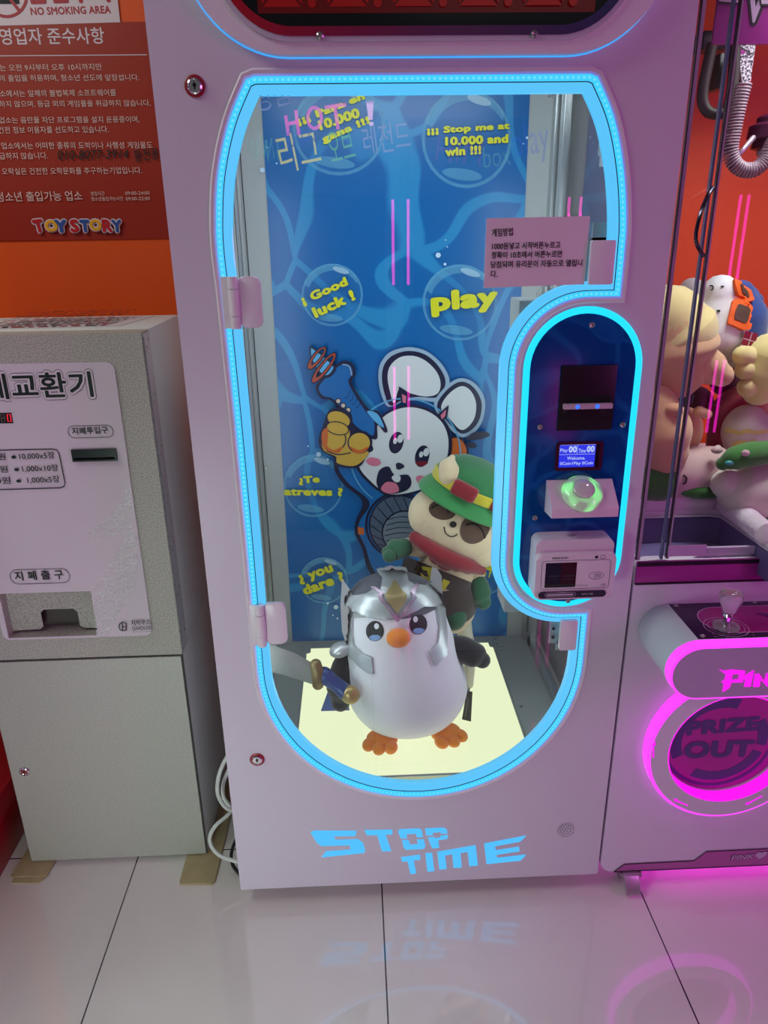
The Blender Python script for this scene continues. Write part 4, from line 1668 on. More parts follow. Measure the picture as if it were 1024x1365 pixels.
# face
for q in (el(590, 680, 18.5, 13, 10), el(633, 704, 18.5, 22, 38)):
    wrap(hb2, q, BRN, 'eye_patch', hatted, .0015, 0, YT - .06, 5)
EYL = mat('thread_dark', (34, 22, 20), .7)


def sew(bv, pts, wd, m, name, par, lift=.002, k=5):
    P = [bv.ray_cast(CAM, ray(p.x, p.y).normalized()) for p in catmull([Vector((x, y, 0)) for x, y in pts], k)]
    P = [h[0] + h[1] * lift for h in P if h[0] is not None]
    q = MB()
    q.tube(P, wd, 6)
    return q.done(name, m, par)


sew(hb2, [(575, 678), (582, 674), (590, 673), (596, 678), (597, 685)], .0022, EYL, 'closed_eye', hatted)
sew(hb2, [(621, 700), (630, 698), (638, 702), (644, 709), (646, 717)], .0022, EYL, 'closed_eye', hatted)
wrap(hb2, el(604, 699, 4.6, 4.2), mat('nose_brown', (44, 30, 26), .6), 'nose', hatted, .003, .002, YT, 3)
sew(hb2, [(592, 702), (594, 710), (601, 715), (608, 713.5), (609, 711)], .0012, EYL, 'smile', hatted)
# hat
up = tilt @ Vector((0, 0, 1))
sx = tilt @ Vector((1, 0, 0))
H0 = at(625, 660, y=YT) + Vector((0, .004, 0))
HM = Matrix((( sx.x, 0, up.x, H0.x), (sx.y, 1, up.y, H0.y), (sx.z, 0, up.z, H0.z), (0, 0, 0, 1)))
b = MB(HM)
b.lathe([(.098, .004), (.099, .026), (.094, .046), (.080, .066), (.055, .081), (.025, .089), (0, .091)], seg=44, ax=(1, .92))
hat = b.done('hat', plush('hat_green_plush', (44, 116, 66)), hatted)
b = MB(HM)
b.lathe([(.094, .014), (.106, .004), (.117, -.012), (.121, -.024), (.118, -.028), (.111, -.020), (.102, -.004), (.094, .004)], seg=44, ax=(1, .86))
b.done('hat_brim', plush('hat_brim_plush', (58, 138, 74)), hat)
b = MB(HM)
b.lathe([(.1005, .010), (.1025, .014), (.1025, .030), (.0995, .034)], seg=44, ax=(1, .92))
b.done('hat_band', YLW, hat)
for a_, w_ in ((-112, .030), (-58, .024)):
    a = math.radians(a_)
    b = MB(HM @ Matrix.Translation((.100 * math.cos(a), .093 * math.sin(a), .024)) @ Matrix.Rotation(a + PI / 2, 4, 'Z'))
    b.box(-w_, w_, -.012, .012, -.016, .020, .008, 3)
    b.done('hat_patch', RED, hat)
b = MB()
e0 = at(594, 633, y=YT - .01)
b.limb([at(599, 634, y=YT - .045), at(599, 621, y=YT - .042), at(603, 610, y=YT - .035)], [.024, .023, .007], 16)
b.done('ear', CREAM, hatted)
b = MB()
b.limb([at(660, 650, y=YT + .02), at(668, 632, y=YT + .02)], [.020, .008], 14)
b.done('ear', CREAM, hatted)

# ------------------------------------------------------------------ wall signs on the left
W = PL(front(WALL_Y - .004))
RUST = mat('rust_red_poster', (160, 38, 12), .4)
PINKW, CREAMT = mat('sign_white', (226, 206, 216), .4), mat('sign_text', (226, 190, 182), .5)
s0, s1 = W.q(0, 321), W.q(0, 30)
sign = thing('rules_sign', 'rust red wall sign with white printed rules and a colourful logo', 'wall sign', (-.9, WALL_Y, (s0[1] + s1[1]) / 2))
b = MB(front(WALL_Y - .0005))
b.prism(rrect(-1.36, -.44, s0[1], s1[1], .002), 0, .003)
b.done('sign_board', RUST, sign)
b = MB(front(WALL_Y - .0038))


def w1(x, y):
    return (x * .2539, y * .2539)


W.text(b, '영업자 준수사항', PINKW, *w1(5, 236), *w1(553, 230), 22, .012)
b.stroke(W.qs([(-60, 75), (196, 73)]), .0018, PINKW)
for s_, x0, y0, x1, y1, h in (('는 오전 9시부터 오후 10시까지만', 2, 374, 537, 368, 9), ('의 출입을 허용하며, 청소년 선도에 앞장섭니다.', 0, 430, 733, 424, 9),
                              ('소에서는 일체의 불법복제 소프트웨어를', 2, 510, 612, 504, 9), ('하지 않으며, 등급 외의 게임물을 취급하지 않습니다.', 0, 566, 793, 559, 9),
                              ('업소는 음란물 차단 프로그램을 설치 운용중이며,', 0, 650, 735, 645, 9), ('건전 정보 이용자를 선도하고 있습니다.', -4, 702, 573, 697, 9),
                              ('업소에서는 어떠한 종류의 도박이나 사행성 게임물도', 12, 784, 803, 779, 9), ('급하지 않습니다.', 2, 838, 255, 835, 9),
                              ('오락실은 건전한 오락문화를 추구하는기업입니다.', 15, 918, 748, 912, 9), ('청소년 출입가능 업소', -14, 1060, 437, 1053, 13),
                              ('영업시간', 480, 1028, 553, 1026, 5.5), ('09:00-24:00', 660, 1024, 788, 1022, 4.6), ('청소년출입가능시간', 483, 1056, 650, 1053, 5.5), ('09:00-22:00', 664, 1053, 790, 1051, 4.6)):
    W.text(b, s_, CREAMT, *w1(x0, y0), *w1(x1, y1), h, .006 if h < 12 else .01)
b.text('010-8077-3914', INKB, W.q(*w1(310, 840)), W.q(*w1(680, 832)), .020, .008, .2)
b.text('황전용', INKB, W.q(*w1(712, 852)), W.q(*w1(842, 835)), .026, .006, .1)
LR, LY, LBU = mat('logo_red', (196, 22, 30), .4), mat('logo_yellow', (240, 176, 20), .4), mat('logo_blue', (44, 84, 160), .4)
lx = [(185, 250, 'T', LR, 1232, 82, 8), (240, 318, 'O', LY, 1222, 72, 0), (292, 368, 'Y', LBU, 1228, 80, 0), (372, 430, 'S', LR, 1226, 80, 0), (424, 486, 'T', LBU, 1226, 78, 0), (474, 548, 'O', LY, 1218, 72, 0), (540, 604, 'R', LR, 1224, 78, 0), (590, 654, 'Y', LBU, 1226, 78, 0)]
for bo, mm in ((.16, PINKW), (.05, None)):
    for x0, x1, ch, m_, yb_, h, dy in lx:
        k = 6 if mm is None else 0
        W.text(b, ch, mm or m_, *w1(x0 + k, yb_ - k), *w1(x1 - k, yb_ - dy - k), (h - 2 * k) * .254, bo)
b.done('sign_lettering', None, sign, smooth=False)
# no smoking board
W2 = PL(front(WALL_Y - .005))
c0 = W2.q(160, 30)
nos = thing('no_smoking_sign', 'white sign with red no smoking lettering above the rust red rules sign', 'wall sign', (c0[0] - .25, WALL_Y, c0[1] + .12))
b = MB(front(WALL_Y - .0005))
b.prism([(c0[0] - .62, c0[1] - .012), W2.q(160, 29.5), W2.q(150, -60), (c0[0] - .62, W2.q(150, -60)[1])], 0, .0035)
b.done('sign_board', mat('no_smoking_board', (226, 206, 214), .4), nos)
b = MB(front(WALL_Y - .0042))
SR = mat('sign_red', (176, 22, 40), .45)
W2.text(b, 'NO SMOKING AREA', SR, *w1(163, 80), *w1(583, 70), 10.5, .03)
W2.text(b, '금연구역', SR, *w1(150, 24), *w1(582, 12), 34, .05)
b.poly([W2.circ(9, -4, 28, 28), W2.circ(9, -4, 24, 24)[::-1]], SR)
b.poly(W2.qs([(-20, -6), (24, -6), (26, 5), (-20, 5)]), INKB)
b.poly(W2.qs([(-8, -26), (-5, -28), (28, 14), (25, 17)]), SR)
b.done('sign_lettering', None, nos, smooth=False)

# ------------------------------------------------------------------ grey money changer
CY = .145
Z0 = .0065
XR = at(277, 1139, y=CY).x
XL = at(40, 1147, y=CY).x
ZTOP = at(184, 443, y=CY).z
ZS = (at(245, 868, y=CY).z + at(0, 884, y=CY).z) / 2
YB = at(236, 419.5, z=ZTOP).y


def speckle(name, a, c, rough=.5, sc=420):
    return mat(name, a, rough, noise=(sc, c, .42, .58), bump=(300, .35))


SPK, SPK2 = speckle('grey_speckle_paint', (192, 190, 180), (152, 149, 141)), speckle('grey_door_paint', (186, 187, 178), (176, 177, 168), .45, 260)
SIDEP = mat('blue_grey_side_bounce', (218, 226, 224), .4, bump=(300, .2))  # blue grey, lightened to stand in for bounce off the white machine
ch = thing('money_changer', 'grey speckled money changing cabinet with lavender front plate on cardboard strips', 'change machine', ((XL + XR) / 2, CY + .15, Z0))
b = MB()
b.box(XL, XR, CY + .006, YB, Z0, ZS - .003, .001)
b.box(XL, XR, CY + .05, YB, ZS - .003, ZTOP, .002)
body_ = b.done('cabinet', SIDEP, ch)
F = PL(front(CY))
pr0, pr1 = at(153, 482, y=CY), at(203, 846, y=CY)
PXR, PZT, PZB = (pr0.x + pr1.x) / 2, pr0.z, pr1.z
PXL = XL + XR - PXR
ho = [F.q(*q) for q in ((-2, 792), (121, 786), (132, 845), (10, 851))]
HX0, HX1, HZ0, HZ1 = min(ho[0][0], ho[3][0]) + .004, (ho[1][0] + ho[2][0]) / 2, (ho[2][1] + ho[3][1]) / 2, (ho[0][1] + ho[1][1]) / 2
HOLE = rrect(HX0, HX1, HZ0, HZ1, .002)
b = MB(front(CY + .05))
b.prism([rrect(XL, XR, ZS, ZTOP, .002), HOLE], 0, .05)
b.done('upper_door', SPK, ch, ang=.4)
b = MB(front(CY))
b.prism([rrect(PXL, PXR, PZB, PZT, .016), HOLE], 0, .003)
plate = b.done('front_plate', mat('lavender_plate', (216, 204, 214), .12), ch, label='glossy pale lavender front plate')
b = MB(front(CY + .006))
b.prism(rrect(XL + .004, XR - .004, Z0 + .004, ZS - .006, .002), 0, .006, .001)
ld = b.done('lower_door', SPK2, ch)
b = MB(front(CY + .0065))
b.prism([rrect(XL, XR, Z0, ZS - .002, .001), rrect(XL + .004, XR - .004, Z0 + .004, ZS - .006, .002)], 0, .0008)
b.done('door_gap', mat('dark_seam', (62, 64, 62), .6), ch)
# payout tray
b = MB(front(CY))
N0, N1, N2, N3 = F.q(47, 820), F.q(96, 817), F.q(104, 843), F.q(52, 848)
nx0, nx1, nz = (N0[0] + N3[0]) / 2 + .002, (N1[0] + N2[0]) / 2, (N0[1] + N1[1]) / 2
b.prism([(HX0, HZ1), (HX0, HZ0 + .004), (nx0 - .008, HZ0 + .006), (nx0, HZ0 + .012), (nx0, nz - .008), (nx0 + .008, nz), (nx1 - .008, nz), (nx1, nz - .008), (nx1, HZ0 + .012), (nx1 + .008, HZ0 + .006), (HX1, HZ0 + .004), (HX1, HZ1)], -.024, -.022)
b.done('payout_flap', SPK, ch)
b = MB()
b.box(HX0 - .002, HX1 + .002, CY + .049, CY + .0495, HZ0, HZ1)
b.done('payout_recess', mat('recess_dark', (84, 80, 74), .7), ch)
# hinge strip with screws on the right flank
hm = mat('hinge_strip_metal', (206, 220, 224), .35, .3)
b = MB()
b.box(XR, XR + .0012, CY + .006, CY + .052, ZS + .005, ZTOP - .004)
hs = b.done('hinge_strip', hm, ch)
b = MB()
for k in range(30):
    z = ZS + .012 + k * (ZTOP - ZS - .02) / 30
    b.cyl((XR + .001, CY + .003, z), (XR + .001, CY + .003, z + (ZTOP - ZS - .02) / 30 - .0012), .0026, seg=8)
o = b.done('hinge_knuckles', mat('hinge_grey', (140, 146, 146), .4, .4), hs)
o['kind'] = 'stuff'
for k in range(7):
    z = ZTOP - .03 - k * (ZTOP - ZS - .06) / 6
    for y, dz in ((CY + .022, 0), (CY + .036, .012)):
        h = MB(Matrix.Translation((XR + .0012, y, z + dz)) @ Matrix.Rotation(PI / 2, 4, 'Y'))
        h.lathe([(.0028, 0), (.002, .0014), (.0001, .0016)], seg=10)
        h.done('rivet', STEEL, hs)
# print on the plate
F = PL(front(CY - .0032))
b = MB(front(CY - .0032))
DG, PLW = mat('dark_green_print', (16, 34, 28), .35), mat('plate_white', (222, 212, 220), .2)
for bo, m_ in ((.105, DG), (.088, PLW), (.022, DG)):
    k = (bo - .022) * 42
    F.text(b, '지폐교환기', m_, -58 - k, 534 + k, 126 + k, 529 + k, 34 + 2 * k, bo)
b.stroke(F.circ(121, 575.5, 29.5, 8, -2, 40), .0009, DG, True) if False else None


def pill(x0, x1, yl, yr, h):
    a, c = F.q(x0, yl), F.q(x1, yr)
    zc_, r = (a[1] + c[1]) / 2, (F.q(x0, yl - h / 2)[1] - F.q(x0, yl + h / 2)[1]) / 2
    b.stroke(rrect(a[0], c[0], zc_ - r, zc_ + r, r * .98, 8), .0011, DG, True)


pill(91, 151, 576, 574.5, 16)
F.text(b, '지폐투입구', DG, 97, 579.5, 145, 577.5, 9.5, .02)
pill(14, 93, 769, 767, 19)
F.text(b, '지 폐 출 구', DG, 21, 774, 86, 771.5, 12.5, .02)
b.stroke([F.q(*q) for q in ((-60, 601), (70, 598.5), (76, 599.5), (79, 604), (87, 643), (86, 648), (81, 650), (-50, 654))], .0022, DG)
for a_, c_, x0, x1, dx, xe, y in (('50,000원', '10,000x5장', 27, 74, 19, 9, 613), ('10,000원', '1,000x10장', 31, 79, 23, 12, 629.5), ('5,000원', '1,000x5장', 38, 81, 26, 16, 644.5)):
    F.text(b, c_, DG, x0, y, x1, y - 1.6, 9.5, .012)
    F.text(b, a_, DG, xe - 45, y + 1.6, xe, y + .2, 9.5, .012)
    b.poly(F.circ(dx, y - 4, 3.4, 2.3, 0, 12), DG)
F.text(b, '지하우스', DG, 176, 833, 202, 831, 7, .02)
F.text(b, 'G-HOUSE', DG, 177, 839.5, 203, 838, 5, .004)
b.stroke(F.qs([(177, 841.5), (204, 840)]), .0006, DG)
b.stroke(F.circ(165, 834, 5.6, 5.6, 0, 20, 40, 320), .0022, DG)
b.stroke(F.qs([(164, 829), (164, 839)]), .0022, DG)
b.stroke(F.qs([(164, 834), (170, 834)]), .0018, DG)
b.stroke(F.qs([(169, 829), (169, 839)]), .0022, DG)
b.done('plate_print', None, plate, smooth=False)
# counter window, bill slot, lock, tape
a, c = F.q(18, 564), F.q(15, 550)
b = MB(front(CY - .0034))
b.poly([(a[0] - .075, a[1]), a, (a[0], c[1]), (a[0] - .075, c[1])], mat('window_dark', (26, 22, 20), .2))
SEGD, SEGR = mat('segment_grey', (104, 96, 90), .4), glow('segment_red', (255, 24, 50), 1.1)
zc_, hh = (a[1] + c[1]) / 2, (c[1] - a[1])
for k, m_ in ((0, SEGR), (1, SEGD), (2, SEGD)):
    x0 = a[0] - .0095 - k * .0118
    b.stroke([(x0, zc_ - hh * .34), (x0 + .006, zc_ - hh * .34), (x0 + .0068, zc_ + hh * .34), (x0 + .0008, zc_ + hh * .34)], .0017, m_, True)
    if k:
        b.stroke([(x0, zc_), (x0 + .0066, zc_)], .0015, m_)
b.done('counter_window', None, ch, smooth=False)
q0, q1 = F.q(98, 615), F.q(155, 597.5)
b = MB(front(CY - .003))
b.prism([rrect(q0[0], q1[0], q0[1], q1[1], .001), [(q0[0] + .004, q0[1] + .0035), (q1[0] - .004, q0[1] + .0035), (q1[0] - .004, q0[1] + .0085), (q0[0] + .004, q0[1] + .0085)]], 0, .005)
sl = b.done('bill_slot', mat('green_black', (14, 30, 26), .25), ch)
b = MB(front(CY - .0035))
b.prism([(q0[0] + .004, q0[1] + .003), (q1[0] - .004, q0[1] + .003), (q1[0] - .004, q0[1] + .009), (q0[0] + .004, q0[1] + .009)], -.001, .0004)
b.done('slot_mouth', mat('slot_black', (2, 2, 3), .9), sl)
p = at(33, 1028, y=CY)
h = MB(front(CY) @ Matrix.Translation((p.x, p.z, 0)))
h.lathe([(.0125, 0), (.0125, .002), (.0105, .004), (.009, .0045), (.0085, .0025), (.0055, .0025), (.0055, .004), (.0001, .004)], seg=28)
lk = h.done('cam_lock', CHROME, ch)
h = MB(front(CY - .0041) @ Matrix.Translation((p.x, p.z, 0)))
h.prism(rrect(-.001, .001, -.004, .004, .0008), 0, .0004)
h.done('keyhole', BLACK, lk)
b = MB(front(CY - .0036))
TPE = film('tape_film', (236, 236, 236), .34, .2)
TPE.node_tree.nodes['Principled BSDF'].inputs['Specular IOR Level'].default_value = .8
_nt = TPE.node_tree
_v = _nt.nodes.new('ShaderNodeTexVoronoi')
_v.feature = 'DISTANCE_TO_EDGE'
_v.inputs['Scale'].default_value = 70
_tc = _nt.nodes.new('ShaderNodeTexCoord')
_mp = _nt.nodes.new('ShaderNodeMapping')
_mp.inputs['Scale'].default_value = (.6, 1, 1.5)
_nt.links.new(_tc.outputs['Object'], _mp.inputs[0])
_nt.links.new(_mp.outputs[0], _v.inputs['Vector'])
_r = _nt.nodes.new('ShaderNodeMapRange')
_r.inputs[1].default_value, _r.inputs[2].default_value = 0, .16
_r.inputs[3].default_value, _r.inputs[4].default_value = .62, .22
_nt.links.new(_v.outputs['Distance'], _r.inputs[0])
_nt.links.new(_r.outputs[0], _nt.nodes['Principled BSDF'].inputs['Alpha'])
b.poly([F.q(.3663 * x, 400 + .3663 * y) for x, y in ((460, 683), (474, 694), (482, 716), (483, 780), (487, 842), (500, 862), (500, 992), (488, 1060), (440, 1130), (392, 1226), (352, 1220), (338, 1060), (376, 1000), (468, 850), (340, 866), (326, 862), (310, 843), (344, 830), (400, 780), (440, 732))], TPE)
b.done('old_tape', None, plate, smooth=False, label='crinkled clear tape left on the plate')
# sheet lying on top of the changer
sheet = thing('paper_sheet', 'paper sheet with red and black print lying on top of the grey changer', 'paper', at(100, 430, z=ZTOP))
HT = Matrix.Translation((0, 0, ZTOP + .0006))
H = PL(HT)
b = MB(HT)
qs_ = [H.q(*q) for q in ((-70, 440), (160, 434.5), (206, 421), (28, 425))]
b.prism(qs_, -.0004, .0004)
b.done('sheet', mat('sheet_paper', (206, 194, 198), .6), sheet, smooth=False)
b = MB(Matrix.Translation((0, 0, ZTOP + .0011)))
REDI = mat('red_ink', (160, 30, 30), .6)
P00, P10, P11, P01 = (Vector(q) for q in qs_)
random.seed(3)
for k in range(13):
    t = .07 + k * .067
    A_, B_ = P00.lerp(P01, t), P10.lerp(P11, t)
    u = .16 if k % 3 else .12
    while u < .88:
        d = random.uniform(.02, .09)
        b.stroke([A_.lerp(B_, u), A_.lerp(B_, min(u + d, .9))], .008 if k % 4 else .011, REDI if random.random() < (.75 if k in (0, 1, 11, 12, 6) else .2) else INKB)
        u += d + random.uniform(.01, .03)
b.done('printed_lines', None, sheet, smooth=False)

# ------------------------------------------------------------------ cardboard under the changer
CARD = mat('cardboard', (172, 158, 118), .8, noise=(30, (160, 146, 108), .3, .7))
CARDE = mat('cardboard_edge', (96, 78, 56), .9)
b = MB()
cq_ = [at(*q, z=.0) for q in ((239, 1179), (245, 1182), (277, 1182), (283, 1178))]
f0, f1 = at(239, 1180, z=0), at(284, 1180, z=0)
pts = [(f0.x + .003, f0.y), (f0.x, f0.y + .006), (f0.x + .002, .42), (f1.x + .012, .42), (f1.x + .004, f1.y + .008), (f1.x - .002, f1.y)]
b.use(CARD)
b.prism(pts, 0.0, .006, .001)
o = b.done('cardboard_strip', None)
tag(o, 'flat olive brown cardboard strip sticking out under the right side of the grey changer', 'cardboard')
g = [at(*q, z=0) for q in ((14, 1171), (62, 1170), (70, 1150), (33, 1132))]
b = MB()
b.prism([(g[0].x, g[0].y), (g[1].x + .002, g[1].y), (g[1].x + .02, .34), (g[0].x + .02, .34)], .0035, .0062, .0005)
o = MB()
cb = thing('cardboard_piece', 'folded brown cardboard piece under the left side of the grey changer', 'cardboard', ((g[0].x + g[1].x) / 2, g[0].y + .05, 0))
b.done('upper_layer', CARD, cb)
b = MB()
b.prism([(g[0].x + .008, g[0].y - .016), (g[1].x - .012, g[1].y - .016), (g[1].x - .004, g[1].y - .008), (g[1].x + .012, .3), (g[0].x + .026, .3)], 0.0, .0032, .0005)
b.done('lower_layer', CARD, cb)
del o

# ------------------------------------------------------------------ loose cables between the cabinets
WIRE = mat('white_cable_sheath', (206, 212, 206), .4)


def cable(name, pts, r, m, label):
    b = MB()
    P_ = [at(x, y, y=yy) for x, y, yy in pts]
    for p in P_:
        p.x, p.z = min(p.x, -HW - r - .004), max(p.z, r + .0005)
    b.tube(catmull(P_, 8), r, 10)
    o = b.done(name, m)
    return tag(o, label, 'cable')


cable('white_cable', [(330, 985, .20), (305, 1005, .14), (293, 1030, .12), (290, 1055, .11), (298, 1073, .11), (310, 1080, .12), (328, 1074, .16)], .0048, WIRE, 'white cable bent in a tall loop beside the white prize machine')
cable('white_cable', [(333, 1000, .22), (312, 1014, .17), (299, 1040, .15), (298, 1062, .14), (308, 1078, .13), (302, 1088, .11), (288, 1100, .085), (280, 1115, .075), (283, 1130, .07), (296, 1142, .065), (318, 1149, .065), (345, 1152, .08)], .0046, WIRE, 'white cable curving round to the floor at the corner of the changer')
cable('black_cable', [(335, 1085, .2), (318, 1112, .15), (309, 1135, .12), (310, 1152, .09), (320, 1166, .065), (340, 1176, .06)], .0042, RUBBER, 'black cable looping beside the white cables')

# ------------------------------------------------------------------ red counter at the left edge
xr = at(0, 1170, z=0).x
hz = at(0, 1110, x=xr).z
hz2 = at(0, 1055, x=xr - .012).z
rc = thing('red_counter', 'bright red counter base at the left edge beside the grey changer', 'counter', (xr - .3, .1, 0))
b = MB()
b.box(xr - .55, xr, -.6, .66, 0, hz, .002)
b.done('plinth', mat('dark_red_laminate', (150, 22, 34), .35), rc)
b = MB()
b.box(xr - .57, xr - .006, -.62, .66, hz, hz2, .002)
b.done('shelf', mat('red_laminate', (196, 40, 56), .35), rc)
b = MB()
b.box(xr - .57, xr - .10, -.62, .30, hz2, 1.5, .004)
b.done('showcase', mat('showcase_white', (216, 214, 226), .5), rc)

# ------------------------------------------------------------------ pink claw machine on the right
PX0, PX1 = .4165, 1.166
MAUVE = mat('mauve_white_coat', (218, 206, 226), .35)
MAG = glow('magenta_light', (255, 64, 255), 1.15)
MAG2 = glow('magenta_light_deep', (255, 20, 240), 1.05)
PURP, BLK = mat('purple_print', (160, 48, 140), .3), mat('black_line', (16, 8, 24), .4)
claw = thing('claw_machine', 'pink lit claw machine full of plush toys with round prize outlet and joystick', 'claw machine', (.79, .35, 0))
RC, RR, RI = (.657, .405), .180, .133
CIRC = lambda r, n=56, c=RC: [(c[0] + r * math.cos(2 * PI * k / n), c[1] + r * math.sin(2 * PI * k / n)) for k in range(n)]
b = MB(front(.03))
b.prism([rrect(PX0, PX1, .049, .835, .028), CIRC(RI)], 0, .029)
b.done('front_panel', MAUVE, claw)
b = MB()
b.box(PX0, PX0 + .012, .03, .70, .055, .835)
b.box(PX1 - .012, PX1, .03, .70, .055, .835)
b.box(PX0 + .012, PX1 - .012, .69, .70, .055, .835)
b.box(PX0 + .012, PX1 - .012, .03, .69, .055, .067)
b.done('cabinet', MAUVE, claw)
b = MB(front(.001))
b.prism([(PX0, .790), (PX1, .790), (PX1, .838), (PX0, .838)], 0, .006, .001)
rl = b.done('rail', PURP, claw)
b = MB(front(-.0052))
b.poly([(PX0, .7895), (PX1, .7895), (PX1, .7945), (PX0, .7945)], BLK)
b.poly([(PX0, .829), (PX1, .829), (PX1, .838), (PX0, .838)], BLK)
b.done('rail_lines', None, rl, smooth=False)
# kick strip
K = PL(front(-.0002))
b = MB(front(-.0002))


def kq(pts):
    return [K.q(760 + .2578 * x, 1100 + .2578 * y) for x, y in pts]


e0, e1, e2, e3, e4 = kq([(228, 240), (280, 202), (640, 184), (706, 136), (1010, 120)])
bt = kq([(240, 240)])[0][1]
outline = [(e0[0], bt), e1, e2, e3, (PX1, e4[1] + .0), (PX1, bt)]
b.poly(outline, mat('kick_strip_mauve', (176, 92, 160), .35))
b.stroke([(e0[0], bt)] + [e1, e2, e3, (PX1, e4[1])], .0032, BLK)
b.stroke([(e0[0], bt), (PX1, bt)], .0032, BLK)
K.text(b, 'PINK♥L', BLK, 973, 1149, 1030, 1144, 11, .05, .15)
K.text(b, 'PINK♥L', mat('pale_lilac_print', (196, 176, 206), .4), 974, 1148.4, 1029, 1143.6, 9.6, .015, .15)
b.done('kick_strip', None, claw, smooth=False)
# console: a long half round box, flat on top
SX0, SX1, SZ, SR_ = .435, 1.147, .688, .055
ST = arc(SX1 - SR_, SZ, SR_, -90, 90, 14) + arc(SX0 + SR_, SZ, SR_, 90, 270, 18)
b = MB(front(.0))
b.prism(ST, 0, .138)
con = b.done('console', mat('satin_grey_white', (196, 204, 214), .28), claw)
b = MB(front(-.138))
b.use(MAG)
b.band(ST, 0, inset(ST, -.0015), .002)
b.band(inset(ST, -.0015), .002, inset(ST, -.0005), .024)
b.band(inset(ST, -.0005), .024, inset(ST, .0035), .0255)
b.done('nameplate_light', None, claw, label='magenta lit edge round the name plate')
b = MB(front(-.160))
b.prism(inset(ST, .003), 0, .003)
npl = b.done('nameplate', mat('lilac_plate', (186, 164, 200), .3), claw)
NPL = PL(front(-.163))


def nq(pts):
    return [NPL.q(850 + .1904 * x, 840 + .1904 * y) for x, y in pts]


b = MB(front(-.163))
for L in ([nq([(570, 272), (598, 283), (624, 281), (660, 275), (753, 283), (735, 362), (655, 364), (642, 402), (594, 430), (604, 368), (585, 362), (610, 344), (618, 304), (598, 296)]), nq([(664, 306), (712, 304), (704, 342), (654, 346)])[::-1]],
          [nq([(752, 318), (770, 304), (813, 280), (790, 392), (744, 394), (754, 345), (742, 338)])],
          [nq([(820, 306), (852, 304), (886, 356), (902, 300), (950, 298), (928, 392), (902, 392), (862, 344), (850, 394), (808, 394)])],
          [nq([(962, 298), (1000, 296), (990, 336), (1040, 290), (1080, 290), (1020, 340), (1050, 390), (1010, 392), (984, 350), (972, 394), (940, 394)])]):
    b.prism(L if len(L) > 1 else L[0], 0, .002)
b.done('name_lettering', MAG2, npl, smooth=False)
# console top with its print
TZ = SZ + SR_
TM = Matrix.Translation((0, 0, TZ + .0002))
b = MB(TM)
b.poly([(SX0 + SR_, -.136), (SX1 - SR_, -.136), (SX1 - SR_, -.001), (SX0 + SR_, -.001)], mat('dark_violet_top', (40, 22, 56), .25))
oval = rrect(.523, 1.05, -.118, -.020, .049, 12)
b.poly(oval, mat('magenta_top_print', (150, 28, 112), .25))
b.stroke(oval, .0022, mat('lilac_line', (190, 130, 190), .4), True)
JX, JY = at(968, 836, z=TZ).x, at(968, 836, z=TZ).y
LIL = mat('pale_lilac_line', (206, 140, 196), .4)
b.stroke([(JX + .040 * math.cos(k * PI / 16), JY + .036 * math.sin(k * PI / 16)) for k in range(32)], .0012, LIL, True)
b.stroke([(JX + .033 * math.cos(k * PI / 16), JY + .029 * math.sin(k * PI / 16)) for k in range(32)], .0008, LIL, True)
for k in range(4):
    a = k * PI / 2 + PI / 4
    b.stroke([(JX + .052 * math.cos(a), JY + .048 * math.sin(a)), (JX + .042 * math.cos(a + .25), JY + .038 * math.sin(a + .25)), (JX + .042 * math.cos(a - .25), JY + .038 * math.sin(a - .25))], .0008, LIL, True)
b.poly([(.64, -.05), (.70, -.10), (.76, -.10), (.72, -.05)], mat('violet_patch', (86, 22, 96), .3))
b.done('console_top', None, con, smooth=False)
for x, y in ((SX0 + SR_ + .012, -.126), (SX0 + SR_ + .012, -.010), (.66, -.006)):
    h = MB(Matrix.Translation((x, y, TZ + .0006)))
    h.lathe([(.005, 0), (.0045, .0015), (.0028, .002), (.0022, .0012), (.0001, .0012)], seg=16)
    h.done('cap_screw', STEEL, con)
CRYS = bpy.data.materials.new('clear_crystal')
CRYS.use_nodes = True
_b = CRYS.node_tree.nodes['Principled BSDF']
_b.inputs['Base Color'].default_value = (.95, .9, .95, 1)
_b.inputs['Transmission Weight'].default_value = .85
_b.inputs['Roughness'].default_value = .08
_b.inputs['IOR'].default_value = 1.45
b = MB(Matrix.Translation((JX, JY, TZ + .0008)))
b.lathe([(.024, 0), (.024, .003), (.020, .005), (.0001, .005)], seg=32)
js = b.done('joystick', CRYS, claw)
kt = at(968, 787, y=JY).z - TZ
b = MB(Matrix.Translation((JX, JY, TZ)))
b.lathe([(.008, .004), (.0075, .03), (.010, kt - .052), (.009, kt - .046)], seg=20)
b.done('stick', CHROME, js)
b = MB(Matrix.Translation((JX, JY, TZ)))
b.lathe([(.0001, kt - .048), (.011, kt - .046), (.014, kt - .036), (.020, kt - .022), (.0215, kt - .012), (.019, kt - .004), (.012, kt), (.0001, kt + .001)], seg=10)
b.done('crystal_knob', CRYS, js)
